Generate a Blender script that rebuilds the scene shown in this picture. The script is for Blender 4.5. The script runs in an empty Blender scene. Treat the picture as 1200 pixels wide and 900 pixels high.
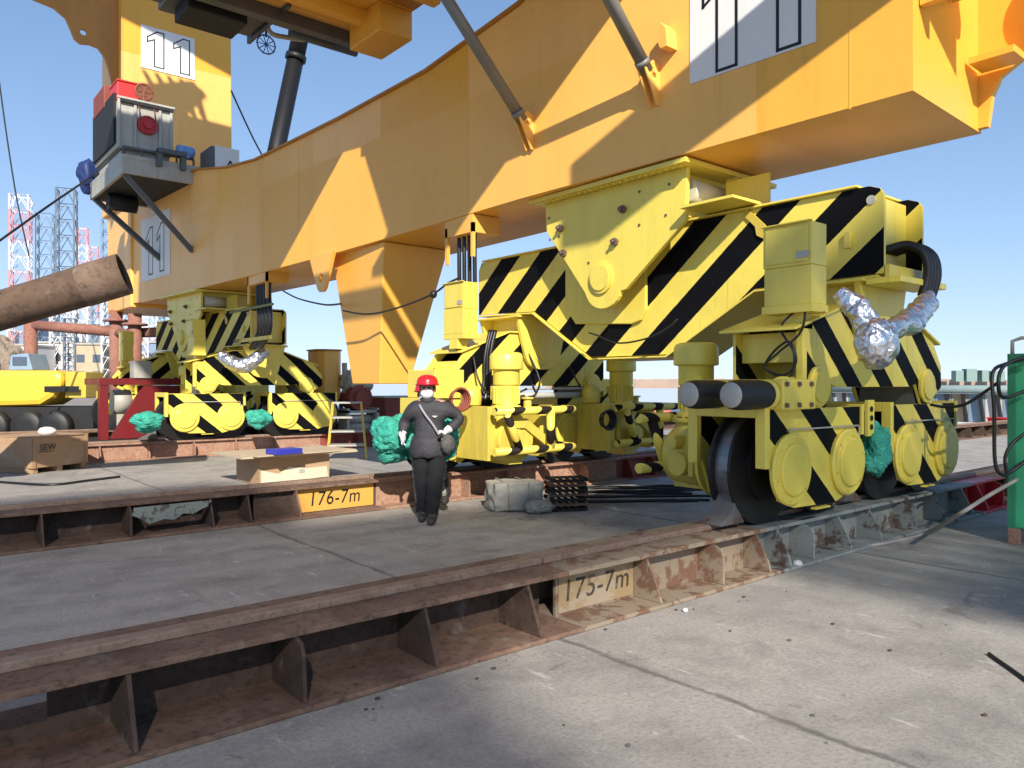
import bpy, bmesh, math, random
from mathutils import Vector, Matrix, noise
random.seed(11)
SC = bpy.context.scene
COL = SC.collection
R = math.radians
TH = R(50.2)
CT, ST = math.cos(TH), math.sin(TH)

# ------------------------------------------------------------------ camera, light
cam = bpy.data.cameras.new('camera'); cam.lens = 26.85; cam.sensor_width = 36
cam.clip_start = .05; cam.clip_end = 6000
co = bpy.data.objects.new('camera', cam); COL.objects.link(co)
co.location = (0, 0, 1.64); co.rotation_euler = (R(90), 0, TH - R(90))
SC.camera = co

SUN = Vector((-.59, -1, .73)).normalized()          # towards the sun
elev = math.asin(SUN.z)
w = bpy.data.worlds.new('World'); SC.world = w; w.use_nodes = True
nt = w.node_tree; nt.nodes.clear()
sky = nt.nodes.new('ShaderNodeTexSky'); sky.sky_type = 'NISHITA'; sky.sun_disc = False
sky.sun_elevation = elev; sky.sun_rotation = math.atan2(SUN.x, SUN.y)
sky.air_density = .75; sky.dust_density = 0.0; sky.ozone_density = 2.2; sky.altitude = 0
bg = nt.nodes.new('ShaderNodeBackground'); bg.inputs[1].default_value = .15
out = nt.nodes.new('ShaderNodeOutputWorld')
tint = nt.nodes.new('ShaderNodeMix'); tint.data_type = 'RGBA'; tint.blend_type = 'MULTIPLY'; tint.inputs[0].default_value = 1
tint.inputs[7].default_value = (1.01, 1.12, 1.12, 1)
def vm(op, a_, b_):
    n = nt.nodes.new('ShaderNodeVectorMath'); n.operation = op
    for v, i in ((a_, 0), (b_, 1)):
        if isinstance(v, tuple): n.inputs[i].default_value = v
        else: nt.links.new(v, n.inputs[i])
    return n.outputs[0]
soft = vm('DIVIDE', sky.outputs[0], vm('ADD', vm('MULTIPLY', sky.outputs[0], (.20, .19, .13)), (1, 1, 1)))
nt.links.new(soft, tint.inputs[6]); nt.links.new(tint.outputs[2], bg.inputs[0]); nt.links.new(bg.outputs[0], out.inputs[0])
sl = bpy.data.lights.new('sun', 'SUN'); sl.energy = 4.3; sl.angle = R(.55); sl.color = (1, .93, .82)
so = bpy.data.objects.new('sun', sl); COL.objects.link(so)
so.rotation_euler = SUN.to_track_quat('Z', 'Y').to_euler()
so.location = (0, 0, 60)
SC.view_settings.view_transform = 'Standard'; SC.view_settings.look = 'None'
SC.view_settings.gamma = 1; SC.view_settings.exposure = .78

# ------------------------------------------------------------------ materials
def nodes(name):
    m = bpy.data.materials.new(name); m.use_nodes = True
    t = m.node_tree; t.nodes.clear()
    o = t.nodes.new('ShaderNodeOutputMaterial'); p = t.nodes.new('ShaderNodeBsdfPrincipled')
    t.links.new(p.outputs[0], o.inputs[0])
    return m, t, p
def N(t, kind, **kw):
    n = t.nodes.new(kind)
    for k, v in kw.items(): setattr(n, k, v)
    return n
def noise_tex(t, co_, scale, detail=6, rough=.6, dist=0):
    n = N(t, 'ShaderNodeTexNoise'); n.inputs['Scale'].default_value = scale
    n.inputs['Detail'].default_value = detail; n.inputs['Roughness'].default_value = rough
    n.inputs['Distortion'].default_value = dist
    t.links.new(co_, n.inputs['Vector']); return n.outputs['Fac']
def ramp(t, fac, a, b, ca=(0, 0, 0, 1), cb=(1, 1, 1, 1)):
    r = N(t, 'ShaderNodeValToRGB'); r.color_ramp.elements[0].position = a; r.color_ramp.elements[1].position = b
    r.color_ramp.elements[0].color = ca; r.color_ramp.elements[1].color = cb
    t.links.new(fac, r.inputs[0]); return r.outputs[0]
def mix(t, fac, a, b, mode='MIX'):
    n = N(t, 'ShaderNodeMix', data_type='RGBA', blend_type=mode)
    if isinstance(fac, (int, float)): n.inputs[0].default_value = fac
    else: t.links.new(fac, n.inputs[0])
    for v, i in ((a, 6), (b, 7)):
        if isinstance(v, tuple): n.inputs[i].default_value = v if len(v) == 4 else (*v, 1)
        else: t.links.new(v, n.inputs[i])
    return n.outputs[2]
def math_(t, op, a, b=None):
    n = N(t, 'ShaderNodeMath', operation=op)
    for v, i in ((a, 0), (b, 1)):
        if v is None: continue
        if isinstance(v, (int, float)): n.inputs[i].default_value = v
        else: t.links.new(v, n.inputs[i])
    return n.outputs[0]
def bump(t, p, h, strength=.2, dist=.02):
    b = N(t, 'ShaderNodeBump'); b.inputs['Strength'].default_value = strength; b.inputs['Distance'].default_value = dist
    t.links.new(h, b.inputs['Height']); t.links.new(b.outputs[0], p.inputs['Normal'])
def objco(t):
    return N(t, 'ShaderNodeTexCoord').outputs['Object']
def paint(name, col, rough=.45, dirt=.35, dirtcol=None, scale=2.0, metal=0, bumps=.06, chips=0.0, streak=True):
    m, t, p = nodes(name); c = objco(t)
    if streak:
        mp = N(t, 'ShaderNodeMapping'); mp.inputs['Scale'].default_value = (1, 1, .22)
        t.links.new(c, mp.inputs[0]); cs = mp.outputs[0]
    else: cs = c
    dc = dirtcol or tuple(v * .45 + .02 for v in col)
    n1 = noise_tex(t, cs, scale * 1.7, 8, .65, .3)
    n2 = noise_tex(t, c, scale * 14, 5, .7)
    f = math_(t, 'MULTIPLY', ramp(t, n1, .42, .78), dirt)
    base = mix(t, f, tuple(col), dc)
    base = mix(t, math_(t, 'MULTIPLY', ramp(t, n2, .5, .8), dirt * .5), base, tuple(v * .7 for v in dc))
    n4 = N(t, 'ShaderNodeMapping'); n4.inputs['Scale'].default_value = (5, 5, .35); t.links.new(c, n4.inputs[0])
    base = mix(t, math_(t, 'MULTIPLY', ramp(t, noise_tex(t, n4.outputs[0], scale, 6, .7, .2), .60, .74), dirt * .75), base, tuple(v * .55 for v in dc))
    if chips:
        n3 = noise_tex(t, c, scale * 5, 9, .75)
        base = mix(t, ramp(t, n3, .66 - chips, .68 - chips), base, (.09, .035, .018))
    t.links.new(base, p.inputs['Base Color'])
    t.links.new(math_(t, 'ADD', math_(t, 'MULTIPLY', n1, .3), rough - .15), p.inputs['Roughness'])
    p.inputs['Metallic'].default_value = metal
    if bumps: bump(t, p, noise_tex(t, c, scale * 3, 4), bumps, .03)
    return m
def plate_tone(m, sx, sz, amount):
    t = m.node_tree; p = [n for n in t.nodes if n.bl_idname == 'ShaderNodeBsdfPrincipled'][0]
    src = p.inputs['Base Color'].links[0].from_socket; c = objco(t)
    s_ = N(t, 'ShaderNodeSeparateXYZ'); t.links.new(c, s_.inputs[0]); cmb = N(t, 'ShaderNodeCombineXYZ')
    t.links.new(math_(t, 'FLOOR', math_(t, 'DIVIDE', s_.outputs[1], sx)), cmb.inputs[0]); t.links.new(math_(t, 'FLOOR', math_(t, 'DIVIDE', s_.outputs[2], sz)), cmb.inputs[1])
    w_ = N(t, 'ShaderNodeTexWhiteNoise', noise_dimensions='2D'); t.links.new(cmb.outputs[0], w_.inputs['Vector'])
    v = N(t, 'ShaderNodeHueSaturation'); t.links.new(src, v.inputs['Color'])
    t.links.new(math_(t, 'ADD', math_(t, 'MULTIPLY', math_(t, 'SUBTRACT', w_.outputs['Value'], .5), amount), 1), v.inputs['Value'])
    t.links.new(math_(t, 'ADD', math_(t, 'MULTIPLY', math_(t, 'SUBTRACT', .5, w_.outputs['Value']), amount * .9), 1), v.inputs['Saturation'])
    t.links.new(v.outputs[0], p.inputs['Base Color'])
def hazard(name, axis, slope, period, phase, duty, ca=(.80, .64, .10), cb=(.0045, .0045, .006)):
    m, t, p = nodes(name); c = objco(t)
    s = N(t, 'ShaderNodeSeparateXYZ'); t.links.new(c, s.inputs[0])
    u = math_(t, 'ADD', s.outputs[axis], math_(t, 'MULTIPLY', s.outputs[2], slope))
    u = math_(t, 'ADD', u, math_(t, 'MULTIPLY', math_(t, 'SUBTRACT', noise_tex(t, c, 9, 3), .5), .02))
    fr = math_(t, 'FRACT', math_(t, 'DIVIDE', math_(t, 'SUBTRACT', u, phase - 50 * period), period))
    blk = math_(t, 'LESS_THAN', fr, duty)
    n1 = noise_tex(t, c, 2.5, 8, .65, .3); n2 = noise_tex(t, c, 26, 6, .75)
    y = mix(t, math_(t, 'MULTIPLY', ramp(t, n1, .45, .8), .35), ca, (.40, .30, .06))
    mp4 = N(t, 'ShaderNodeMapping'); mp4.inputs['Scale'].default_value = (6, 6, .4); t.links.new(c, mp4.inputs[0])
    y = mix(t, math_(t, 'MULTIPLY', ramp(t, noise_tex(t, mp4.outputs[0], 2, 6, .7, .2), .60, .74), .4), y, (.26, .19, .05))
    k = mix(t, ramp(t, n2, .66, .72), cb, (.06, .055, .04))
    base = mix(t, blk, y, k)
    base = mix(t, math_(t, 'MULTIPLY', ramp(t, noise_tex(t, c, 55, 4, .8), .68, .74), .5), base, (.16, .12, .06))
    t.links.new(base, p.inputs['Base Color'])
    t.links.new(math_(t, 'ADD', math_(t, 'MULTIPLY', blk, .2), math_(t, 'ADD', math_(t, 'MULTIPLY', n1, .3), .28)), p.inputs['Roughness'])
    t.links.new(math_(t, 'SUBTRACT', .5, math_(t, 'MULTIPLY', blk, .40)), p.inputs['Specular IOR Level'])
    bump(t, p, n1, .05, .03)
    return m
def banded(name, axis, period, phase, duty, ca=(.80, .64, .10), cb=(.02, .014, .012)):
    m = hazard(name, axis, 1, period, phase, duty, ca, cb); t = m.node_tree
    s = [n for n in t.nodes if n.bl_idname == 'ShaderNodeSeparateXYZ'][0]
    l = [l for l in s.outputs[axis].links][0].to_socket
    t.links.new(math_(t, 'ADD', s.outputs[0], s.outputs[1]), l)
    return m
def rust(name, a=(.13, .065, .04), b=(.24, .135, .085), c2=(.05, .028, .02), scale=3, rough=.85):
    m, t, p = nodes(name); c = objco(t)
    n1 = noise_tex(t, c, scale, 9, .68, .4); n2 = noise_tex(t, c, scale * 7, 6, .7)
    base = mix(t, ramp(t, n1, .35, .7), a, b)
    base = mix(t, ramp(t, n2, .5, .72), base, c2)
    base = mix(t, math_(t, 'MULTIPLY', ramp(t, noise_tex(t, c, scale * 1.6, 4), .6, .7), .5), base, (.22, .2, .18))
    t.links.new(base, p.inputs['Base Color']); p.inputs['Roughness'].default_value = rough
    bump(t, p, n2, .35, .015)
    return m
def patched(name, pa, pb, scale=5, thr=.52, speck=(.05, .03, .022)):
    m, t, p = nodes(name); c = objco(t)
    n1 = noise_tex(t, c, scale, 10, .7, .3)
    base = mix(t, noise_tex(t, c, 2, 5), pa, tuple(v * .8 for v in pa))
    base = mix(t, ramp(t, n1, thr, thr + .05), base, pb)
    base = mix(t, ramp(t, noise_tex(t, c, scale * 6, 6, .75), .62, .66), base, speck)
    t.links.new(base, p.inputs['Base Color']); p.inputs['Roughness'].default_value = .75
    bump(t, p, n1, .2, .01)
    return m
def simple(name, col, rough=.5, metal=0, var=.25, scale=6, bmp=0):
    m, t, p = nodes(name); c = objco(t)
    n1 = noise_tex(t, c, scale, 6, .65)
    t.links.new(mix(t, math_(t, 'MULTIPLY', ramp(t, n1, .35, .75), var), tuple(col), tuple(v * .4 for v in col)), p.inputs['Base Color'])
    p.inputs['Roughness'].default_value = rough; p.inputs['Metallic'].default_value = metal
    if bmp: bump(t, p, n1, bmp, .02)
    return m

M = {}
YEL = (.80, .64, .10)
M['yellow'] = paint('yellow_paint', YEL, .38, .3, (.42, .31, .07), 2.2)
M['yellow_dirty'] = paint('greasy_yellow_paint', (.68, .54, .08), .4, .55, (.30, .21, .06), 5)
M['ochre'] = paint('ochre_paint', (.60, .44, .06), .42, .35, None, 2.0)
M['orange'] = paint('orange_paint', (.88, .46, .09), .40, .32, (.60, .30, .07), .45, bumps=.10)
plate_tone(M['orange'], 2.3, 2.9, .14)
M['orange_dark'] = paint('dark_orange_paint', (.50, .22, .035), .5, .45, (.2, .08, .02), 1.2)
M['eq'] = hazard('hazard_paint_equalizer', 1, 1.2, .9, .085, .5)
M['rocker'] = hazard('hazard_paint_rocker', 0, 1.13, .69, .735, .46)
M['truck'] = hazard('hazard_paint_truck', 0, 1.2, .78, .085, .46)
M['bandx'] = banded('banded_pipe_paint', 0, .48, .1, .40)
M['black_rubber'] = simple('black_rubber', (.012, .012, .013), .55, 0, .5, 8)
M['black_steel'] = simple('black_steel', (.012, .012, .013), .7, 0, .4, 5, .1)
M['wheel'] = simple('worn_wheel_steel', (.022, .020, .020), .36, .3, .5, 4, .05)
M['tread'] = simple('wheel_tread_steel', (.26, .26, .27), .38, .75, .6, 9)
M['grey'] = paint('grey_paint', (.42, .41, .36), .5, .45, (.12, .11, .09), 1.6)
M['greydark'] = paint('dark_grey_paint', (.09, .10, .10), .5, .4, (.04, .035, .03), 1.6)
M['strut'] = paint('grey_pipe_paint', (.20, .20, .19), .45, .4, (.10, .075, .055), 1.3)
M['white'] = paint('white_paint', (.72, .72, .70), .5, .18, (.45, .42, .36), 1.2, bumps=0)
M['black'] = simple('black_paint', (.008, .008, .009), .5, 0, .3)
M['stencil'] = patched('worn_black_stencil', (.045, .036, .028), (.16, .115, .07), 14, .53, (.2, .15, .08))
M['red'] = paint('red_paint', (.50, .02, .025), .45, .4, (.22, .02, .02), 2)
M['red_bright'] = paint('bright_red_paint', (.70, .035, .03), .42, .3, (.3, .02, .02), 2)
M['reddeep'] = paint('deep_red_paint', (.16, .006, .010), .5, .5, (.07, .01, .01), 2)
M['chock'] = patched('scuffed_chock_steel', (.13, .122, .115), (.09, .055, .04), 6, .54)
M['redoxide'] = paint('red_oxide_paint', (.25, .055, .035), .7, .5, (.12, .04, .03), 2)
M['blue'] = paint('blue_paint', (.04, .12, .42), .5, .3, None, 2)
M['bluegrey'] = paint('blue_grey_paint', (.22, .33, .45), .5, .4, (.2, .2, .2), 1)
M['green'] = paint('green_paint', (.055, .42, .20), .45, .45, (.02, .17, .10), 1.2)
M['rust'] = rust('rusty_steel', (.12, .065, .043), (.23, .14, .095), (.045, .028, .02))
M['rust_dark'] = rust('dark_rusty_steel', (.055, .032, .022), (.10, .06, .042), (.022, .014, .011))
M['rust_light'] = rust('light_rusty_steel', (.30, .155, .10), (.42, .26, .18), (.13, .07, .045), 3)
M['rust_pipe'] = rust('rusty_pipe_steel', (.085, .05, .032), (.16, .10, .065), (.035, .02, .014), 1.2)
M['oxide_pipe'] = rust('red_brown_pipe', (.24, .10, .07), (.33, .16, .12), (.12, .05, .04), 2)
M['pale'] = patched('worn_pale_paint', (.27, .21, .15), (.15, .08, .05), 4.5, .50)
M['palegrey'] = patched('worn_grey_paint', (.27, .29, .27), (.10, .065, .05), 4, .54)
M['panel175'] = patched('faded_yellow_paint', (.33, .235, .12), (.34, .27, .19), 3, .5)
M['panel176'] = paint('orange_yellow_panel', (.66, .34, .06), .6, .4, (.5, .30, .10), 3)
M['railtop'] = rust('rail_steel', (.20, .125, .085), (.32, .22, .16), (.12, .075, .05), 5, .7)
M['wood'] = None
M['hose'] = simple('black_hose', (.010, .010, .011), .45, 0, .3, 20)
M['cloth'] = simple('sack_cloth', (.42, .40, .34), .9, 0, .4, 9, .4)
M['skin'] = simple('skin', (.48, .28, .2), .5, 0, .1)
M['jacket'] = simple('black_jacket', (.034, .032, .038), .7, 0, .5, 14, .6)
M['trousers'] = simple('black_trousers', (.011, .011, .012), .9, 0, .5, 12, .6)
M['shoe'] = simple('dusty_shoes', (.05, .042, .036), .7, 0, .5, 20)
M['glove'] = simple('white_glove', (.72, .72, .70), .85, 0, .15, 30, .3)
M['helmet'] = simple('red_helmet', (.55, .012, .02), .28, 0, .1)
M['maskwhite'] = simple('white_mask', (.62, .62, .63), .85, 0, .12)
M['strap'] = simple('grey_strap', (.30, .30, .31), .7)
M['pinwhite'] = simple('primer_white', (.55, .52, .42), .5, 0, .2)
M['bolt'] = simple('rusty_bolt', (.20, .13, .11), .6, .4, .5, 30)
M['olive'] = simple('olive_shelf', (.2, .19, .05), .6)

def wood_mat():
    m, t, p = nodes('plywood'); c = objco(t)
    mp = N(t, 'ShaderNodeMapping'); mp.inputs['Scale'].default_value = (1.2, 1.2, 9); t.links.new(c, mp.inputs[0])
    n1 = noise_tex(t, mp.outputs[0], 3, 7, .6, .8)
    b = mix(t, n1, (.46, .30, .17), (.30, .18, .10))
    b = mix(t, ramp(t, noise_tex(t, c, 2.2, 5), .55, .75), b, (.40, .31, .22))
    t.links.new(b, p.inputs['Base Color']); p.inputs['Roughness'].default_value = .8
    bump(t, p, n1, .15, .01); return m
M['wood'] = wood_mat()
def camo():
    m, t, p = nodes('camouflage_cloth'); c = objco(t)
    b = mix(t, ramp(t, noise_tex(t, c, 26, 3, .5), .5, .52), (.18, .18, .14), (.36, .35, .29))
    b = mix(t, ramp(t, noise_tex(t, c, 37, 3, .5), .58, .6), b, (.05, .055, .045))
    t.links.new(b, p.inputs['Base Color']); p.inputs['Roughness'].default_value = .9; return m
M['camo'] = camo()
def foil():
    m, t, p = nodes('crumpled_foil'); c = objco(t)
    p.inputs['Base Color'].default_value = (.72, .72, .73, 1); p.inputs['Metallic'].default_value = 1
    p.inputs['Roughness'].default_value = .36
    v = N(t, 'ShaderNodeTexVoronoi'); v.inputs['Scale'].default_value = 15; t.links.new(c, v.inputs['Vector'])
    h = math_(t, 'ADD', v.outputs['Distance'], noise_tex(t, c, 14, 3, .5, 1.0))
    bump(t, p, h, .55, .03); return m
M['foil'] = foil()
def tarp():
    m, t, p = nodes('green_plastic_net'); c = objco(t)
    mp = N(t, 'ShaderNodeMapping'); mp.inputs['Scale'].default_value = (1, 1, 2.5); t.links.new(c, mp.inputs[0])
    n1 = noise_tex(t, mp.outputs[0], 9, 6, .6, 2.0)
    t.links.new(mix(t, ramp(t, n1, .3, .75), (.02, .30, .21), (.08, .54, .40)), p.inputs['Base Color'])
    p.inputs['Roughness'].default_value = .42
    bump(t, p, n1, .9, .05); return m
M['tarp'] = tarp()
def concrete():
    m, t, p = nodes('deck_concrete'); c = objco(t)
    big = noise_tex(t, c, .28, 7, .6, .5); mid = noise_tex(t, c, 1.7, 9, .7, .3); fine = noise_tex(t, c, 38, 9, .82)
    mp = N(t, 'ShaderNodeMapping'); mp.inputs['Scale'].default_value = (1.2, .35, 1); mp.inputs['Rotation'].default_value = (0, 0, .3)
    t.links.new(c, mp.inputs[0]); scr = noise_tex(t, mp.outputs[0], 7, 8, .72, .6)
    b = mix(t, ramp(t, big, .35, .68), (.34, .315, .285), (.43, .395, .35))
    b = mix(t, ramp(t, mid, .45, .70), b, (.225, .205, .185))
    b = mix(t, math_(t, 'MULTIPLY', ramp(t, fine, .46, .66), .75), b, (.17, .155, .14))
    b = mix(t, math_(t, 'MULTIPLY', ramp(t, noise_tex(t, c, 90, 4, .8), .56, .66), .5), b, (.52, .49, .45))
    b = mix(t, math_(t, 'MULTIPLY', ramp(t, scr, .60, .70), .8), b, (.60, .57, .52))
    b = mix(t, math_(t, 'MULTIPLY', ramp(t, noise_tex(t, c, 3.3, 9, .78, 1.2), .60, .68), .7), b, (.13, .115, .105))
    b = mix(t, math_(t, 'MULTIPLY', ramp(t, noise_tex(t, c, 1.1, 9, .8, .8), .63, .67), .55), b, (.68, .66, .62))
    s = N(t, 'ShaderNodeSeparateXYZ'); t.links.new(c, s.inputs[0])
    wob = math_(t, 'MULTIPLY', math_(t, 'SUBTRACT', noise_tex(t, c, 2.2, 8, .7), .5), .16)
    u = math_(t, 'ADD', s.outputs[0], wob)
    fr = math_(t, 'FRACT', math_(t, 'DIVIDE', math_(t, 'ADD', u, 397.53), 3.95))
    d = math_(t, 'ABSOLUTE', math_(t, 'SUBTRACT', fr, .5))
    seam = ramp(t, math_(t, 'ADD', d, math_(t, 'MULTIPLY', math_(t, 'SUBTRACT', scr, .5), .02)), .001, .008, (1, 1, 1, 1), (0, 0, 0, 1))
    b = mix(t, math_(t, 'MULTIPLY', seam, .75), b, (.10, .088, .078))
    vo = N(t, 'ShaderNodeTexVoronoi', feature='DISTANCE_TO_EDGE'); vo.inputs['Scale'].default_value = .33
    wv = N(t, 'ShaderNodeVectorMath', operation='ADD'); t.links.new(c, wv.inputs[0])
    wn = N(t, 'ShaderNodeTexNoise'); wn.inputs['Scale'].default_value = 1.4; wn.inputs['Detail'].default_value = 8; t.links.new(c, wn.inputs['Vector']); t.links.new(wn.outputs['Color'], wv.inputs[1])
    t.links.new(wv.outputs[0], vo.inputs['Vector'])
    crack = math_(t, 'MULTIPLY', ramp(t, vo.outputs['Distance'], .002, .009, (1, 1, 1, 1), (0, 0, 0, 1)), ramp(t, noise_tex(t, c, .55, 3), .5, .6))
    b = mix(t, math_(t, 'MULTIPLY', crack, .6), b, (.10, .088, .078))
    sp = N(t, 'ShaderNodeTexVoronoi'); sp.inputs['Scale'].default_value = 48; sp.inputs['Randomness'].default_value = 1; t.links.new(c, sp.inputs['Vector'])
    gr = math_(t, 'MULTIPLY', ramp(t, sp.outputs['Distance'], .10, .16, (1, 1, 1, 1), (0, 0, 0, 1)), ramp(t, noise_tex(t, c, 5, 5), .48, .56))
    b = mix(t, math_(t, 'MULTIPLY', gr, .75), b, (.13, .11, .095))
    oil = math_(t, 'MULTIPLY', ramp(t, noise_tex(t, c, .75, 6, .6, 1.0), .58, .70), .35)
    b = mix(t, math_(t, 'MULTIPLY', oil, 1.3), b, (.17, .14, .115))
    ol2 = math_(t, 'MULTIPLY', ramp(t, noise_tex(t, c, .9, 7, .7, .4), .66, .70), .6)
    b = mix(t, ol2, b, (.09, .08, .072))
    t.links.new(b, p.inputs['Base Color'])
    t.links.new(math_(t, 'ADD', math_(t, 'MULTIPLY', mid, .3), .62), p.inputs['Roughness'])
    h = math_(t, 'SUBTRACT', math_(t, 'ADD', fine, math_(t, 'MULTIPLY', mid, 1.5)), seam)
    bump(t, p, h, .6, .012)
    return m
M['concrete'] = concrete()
def sea():
    m, t, p = nodes('icy_sea'); c = objco(t)
    mp = N(t, 'ShaderNodeMapping'); mp.inputs['Scale'].default_value = (.02, .02, 1); mp.inputs['Rotation'].default_value = (0, 0, TH)
    t.links.new(c, mp.inputs[0])
    mp2 = N(t, 'ShaderNodeMapping'); mp2.inputs['Scale'].default_value = (.22, .03, 1); t.links.new(mp.outputs[0], mp2.inputs[0])
    n = noise_tex(t, mp.outputs[0], 1.2, 8, .7, .5)
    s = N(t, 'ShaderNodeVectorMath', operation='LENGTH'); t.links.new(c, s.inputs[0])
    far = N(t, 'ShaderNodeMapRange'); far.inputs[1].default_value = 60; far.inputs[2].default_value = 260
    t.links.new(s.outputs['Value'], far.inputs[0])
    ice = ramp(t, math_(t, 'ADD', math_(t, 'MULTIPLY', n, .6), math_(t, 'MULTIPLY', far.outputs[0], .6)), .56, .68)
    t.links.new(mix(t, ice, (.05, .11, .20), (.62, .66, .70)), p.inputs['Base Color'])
    p.inputs['Roughness'].default_value = .35
    bump(t, p, noise_tex(t, c, .8, 5), .3, .3)
    return m
M['sea'] = sea()
M['shore'] = simple('far_shore', (.33, .24, .19), .9, 0, .4, .05)
M['land'] = simple('yard_ground', (.30, .26, .22), .9, 0, .5, .3)
M['tower_red'] = simple('hazed_red_lattice', (.62, .27, .27), .6, 0, .2, .3)  # red paled by distance haze put into the colour
M['tower_white'] = simple('white_lattice', (.70, .68, .70), .6, 0, .2, .3)
M['tower_blue'] = simple('blue_grey_lattice', (.20, .28, .38), .6, 0, .2, .3)
M['tower_dark'] = simple('dark_grey_lattice', (.13, .17, .22), .6, 0, .2, .3)
M['farwhite'] = simple('far_white_wall', (.62, .60, .58), .8, 0, .3, .4)
M['fartan'] = simple('far_tan_wall', (.46, .38, .26), .8, 0, .4, .4)
M['farblue'] = simple('far_blue_wall', (.22, .30, .42), .8, 0, .3, .4)
M['farglass'] = simple('far_window', (.08, .11, .15), .3)
M['scrap'] = rust('scrap_heap', (.20, .15, .11), (.34, .27, .21), (.07, .05, .04), 6)

# ------------------------------------------------------------------ mesh builder
class MB:
    def __init__(s): s.bm = bmesh.new()
    def _faces(s, vs, fs, mat, smooth=False):
        bv = [s.bm.verts.new(v) for v in vs]
        for f in fs:
            try:
                fc = s.bm.faces.new([bv[i] for i in f]); fc.material_index = mat; fc.smooth = smooth
            except ValueError: pass
        return bv
    def box(s, x0, x1, y0, y1, z0, z1, mat=0, m=None):
        vs = [(x, y, z) for z in (z0, z1) for y in (y0, y1) for x in (x0, x1)]
        if m is not None: vs = [m @ Vector(v) for v in vs]
        s._faces(vs, [(0, 2, 3, 1), (4, 5, 7, 6), (0, 1, 5, 4), (2, 6, 7, 3), (0, 4, 6, 2), (1, 3, 7, 5)], mat); return s
    def prism(s, pts, axis, a, b, mat=0, m=None):
        n = len(pts)
        def mk(p, d):
            v = {'x': (d, p[0], p[1]), 'y': (p[0], d, p[1]), 'z': (p[0], p[1], d)}[axis]
            return m @ Vector(v) if m is not None else v
        vs = [mk(p, a) for p in pts] + [mk(p, b) for p in pts]
        fs = [tuple(range(n))[::-1], tuple(range(n, 2 * n))] + [(i, (i + 1) % n, n + (i + 1) % n, n + i) for i in range(n)]
        s._faces(vs, fs, mat); return s
    def hexa(s, lo, hi, mat=0):
        s._faces(list(lo) + list(hi), [(3, 2, 1, 0), (4, 5, 6, 7), (0, 1, 5, 4), (1, 2, 6, 5), (2, 3, 7, 6), (3, 0, 4, 7)], mat); return s
    def cyl(s, p0, p1, r0, r1=None, n=20, mat=0, caps=True, capmat=None):
        r1 = r0 if r1 is None else r1
        p0, p1 = Vector(p0), Vector(p1); d = (p1 - p0).normalized()
        a = d.orthogonal().normalized(); b = d.cross(a)
        vs = []
        for p, r in ((p0, r0), (p1, r1)):
            vs += [p + r * (math.cos(2 * math.pi * i / n) * a + math.sin(2 * math.pi * i / n) * b) for i in range(n)]
        bv = s._faces(vs, [(i, (i + 1) % n, n + (i + 1) % n, n + i) for i in range(n)], mat, n > 8)
        if caps:
            for ring in (bv[:n][::-1], bv[n:]):
                f = s.bm.faces.new(ring); f.material_index = mat if capmat is None else capmat
        return s
    def revolve(s, prof, p0, axis, n=32, mat=0, mats=None, smooth=True):
        p0, d = Vector(p0), Vector(axis).normalized(); a = d.orthogonal().normalized(); b = d.cross(a)
        rings = []
        for (r, h) in prof:
            rings.append([s.bm.verts.new(p0 + d * h + max(r, 1e-4) * (math.cos(2 * math.pi * i / n) * a + math.sin(2 * math.pi * i / n) * b)) for i in range(n)])
        for k in range(len(rings) - 1):
            for i in range(n):
                f = s.bm.faces.new((rings[k][i], rings[k][(i + 1) % n], rings[k + 1][(i + 1) % n], rings[k + 1][i]))
                f.material_index = mats[k] if mats else mat; f.smooth = smooth
        for ring, k in ((rings[0][::-1], 0), (rings[-1], -1)):
            f = s.bm.faces.new(ring); f.material_index = mats[k] if mats else mat
        return s
    def tube(s, pts, r, n=8, mat=0, sub=0, rs=None):
        pts = [Vector(p) for p in pts]
        if sub:
            q = []
            P_ = [pts[0]] + pts + [pts[-1]]
            for i in range(1, len(P_) - 2):
                a, b, c, d = P_[i - 1:i + 3]
                for k in range(sub):
                    t = k / sub
                    q.append(.5 * ((2 * b) + (c - a) * t + (2 * a - 5 * b + 4 * c - d) * t * t + (3 * b - a - 3 * c + d) * t ** 3))
            pts = q + [pts[-1]]
        rings = []; up = None
        for i, p in enumerate(pts):
            d = (pts[min(i + 1, len(pts) - 1)] - pts[max(i - 1, 0)])
            d = d.normalized() if d.length > 1e-9 else Vector((0, 0, 1))
            if up is None: up = d.orthogonal().normalized()
            up = (up - d * up.dot(d)); up = up.normalized() if up.length > 1e-6 else d.orthogonal().normalized()
            b = d.cross(up); rr = rs[i] if rs else r
            rings.append([s.bm.verts.new(p + rr * (math.cos(2 * math.pi * k / n) * up + math.sin(2 * math.pi * k / n) * b)) for k in range(n)])
        for k in range(len(rings) - 1):
            for i in range(n):
                f = s.bm.faces.new((rings[k][i], rings[k][(i + 1) % n], rings[k + 1][(i + 1) % n], rings[k + 1][i])); f.smooth = True; f.material_index = mat
        for ring in (rings[0][::-1], rings[-1]):
            f = s.bm.faces.new(ring); f.material_index = mat
        return s
    def bar(s, p0, p1, wd, mat=0):
        return s.cyl(p0, p1, wd, n=4, mat=mat)
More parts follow.
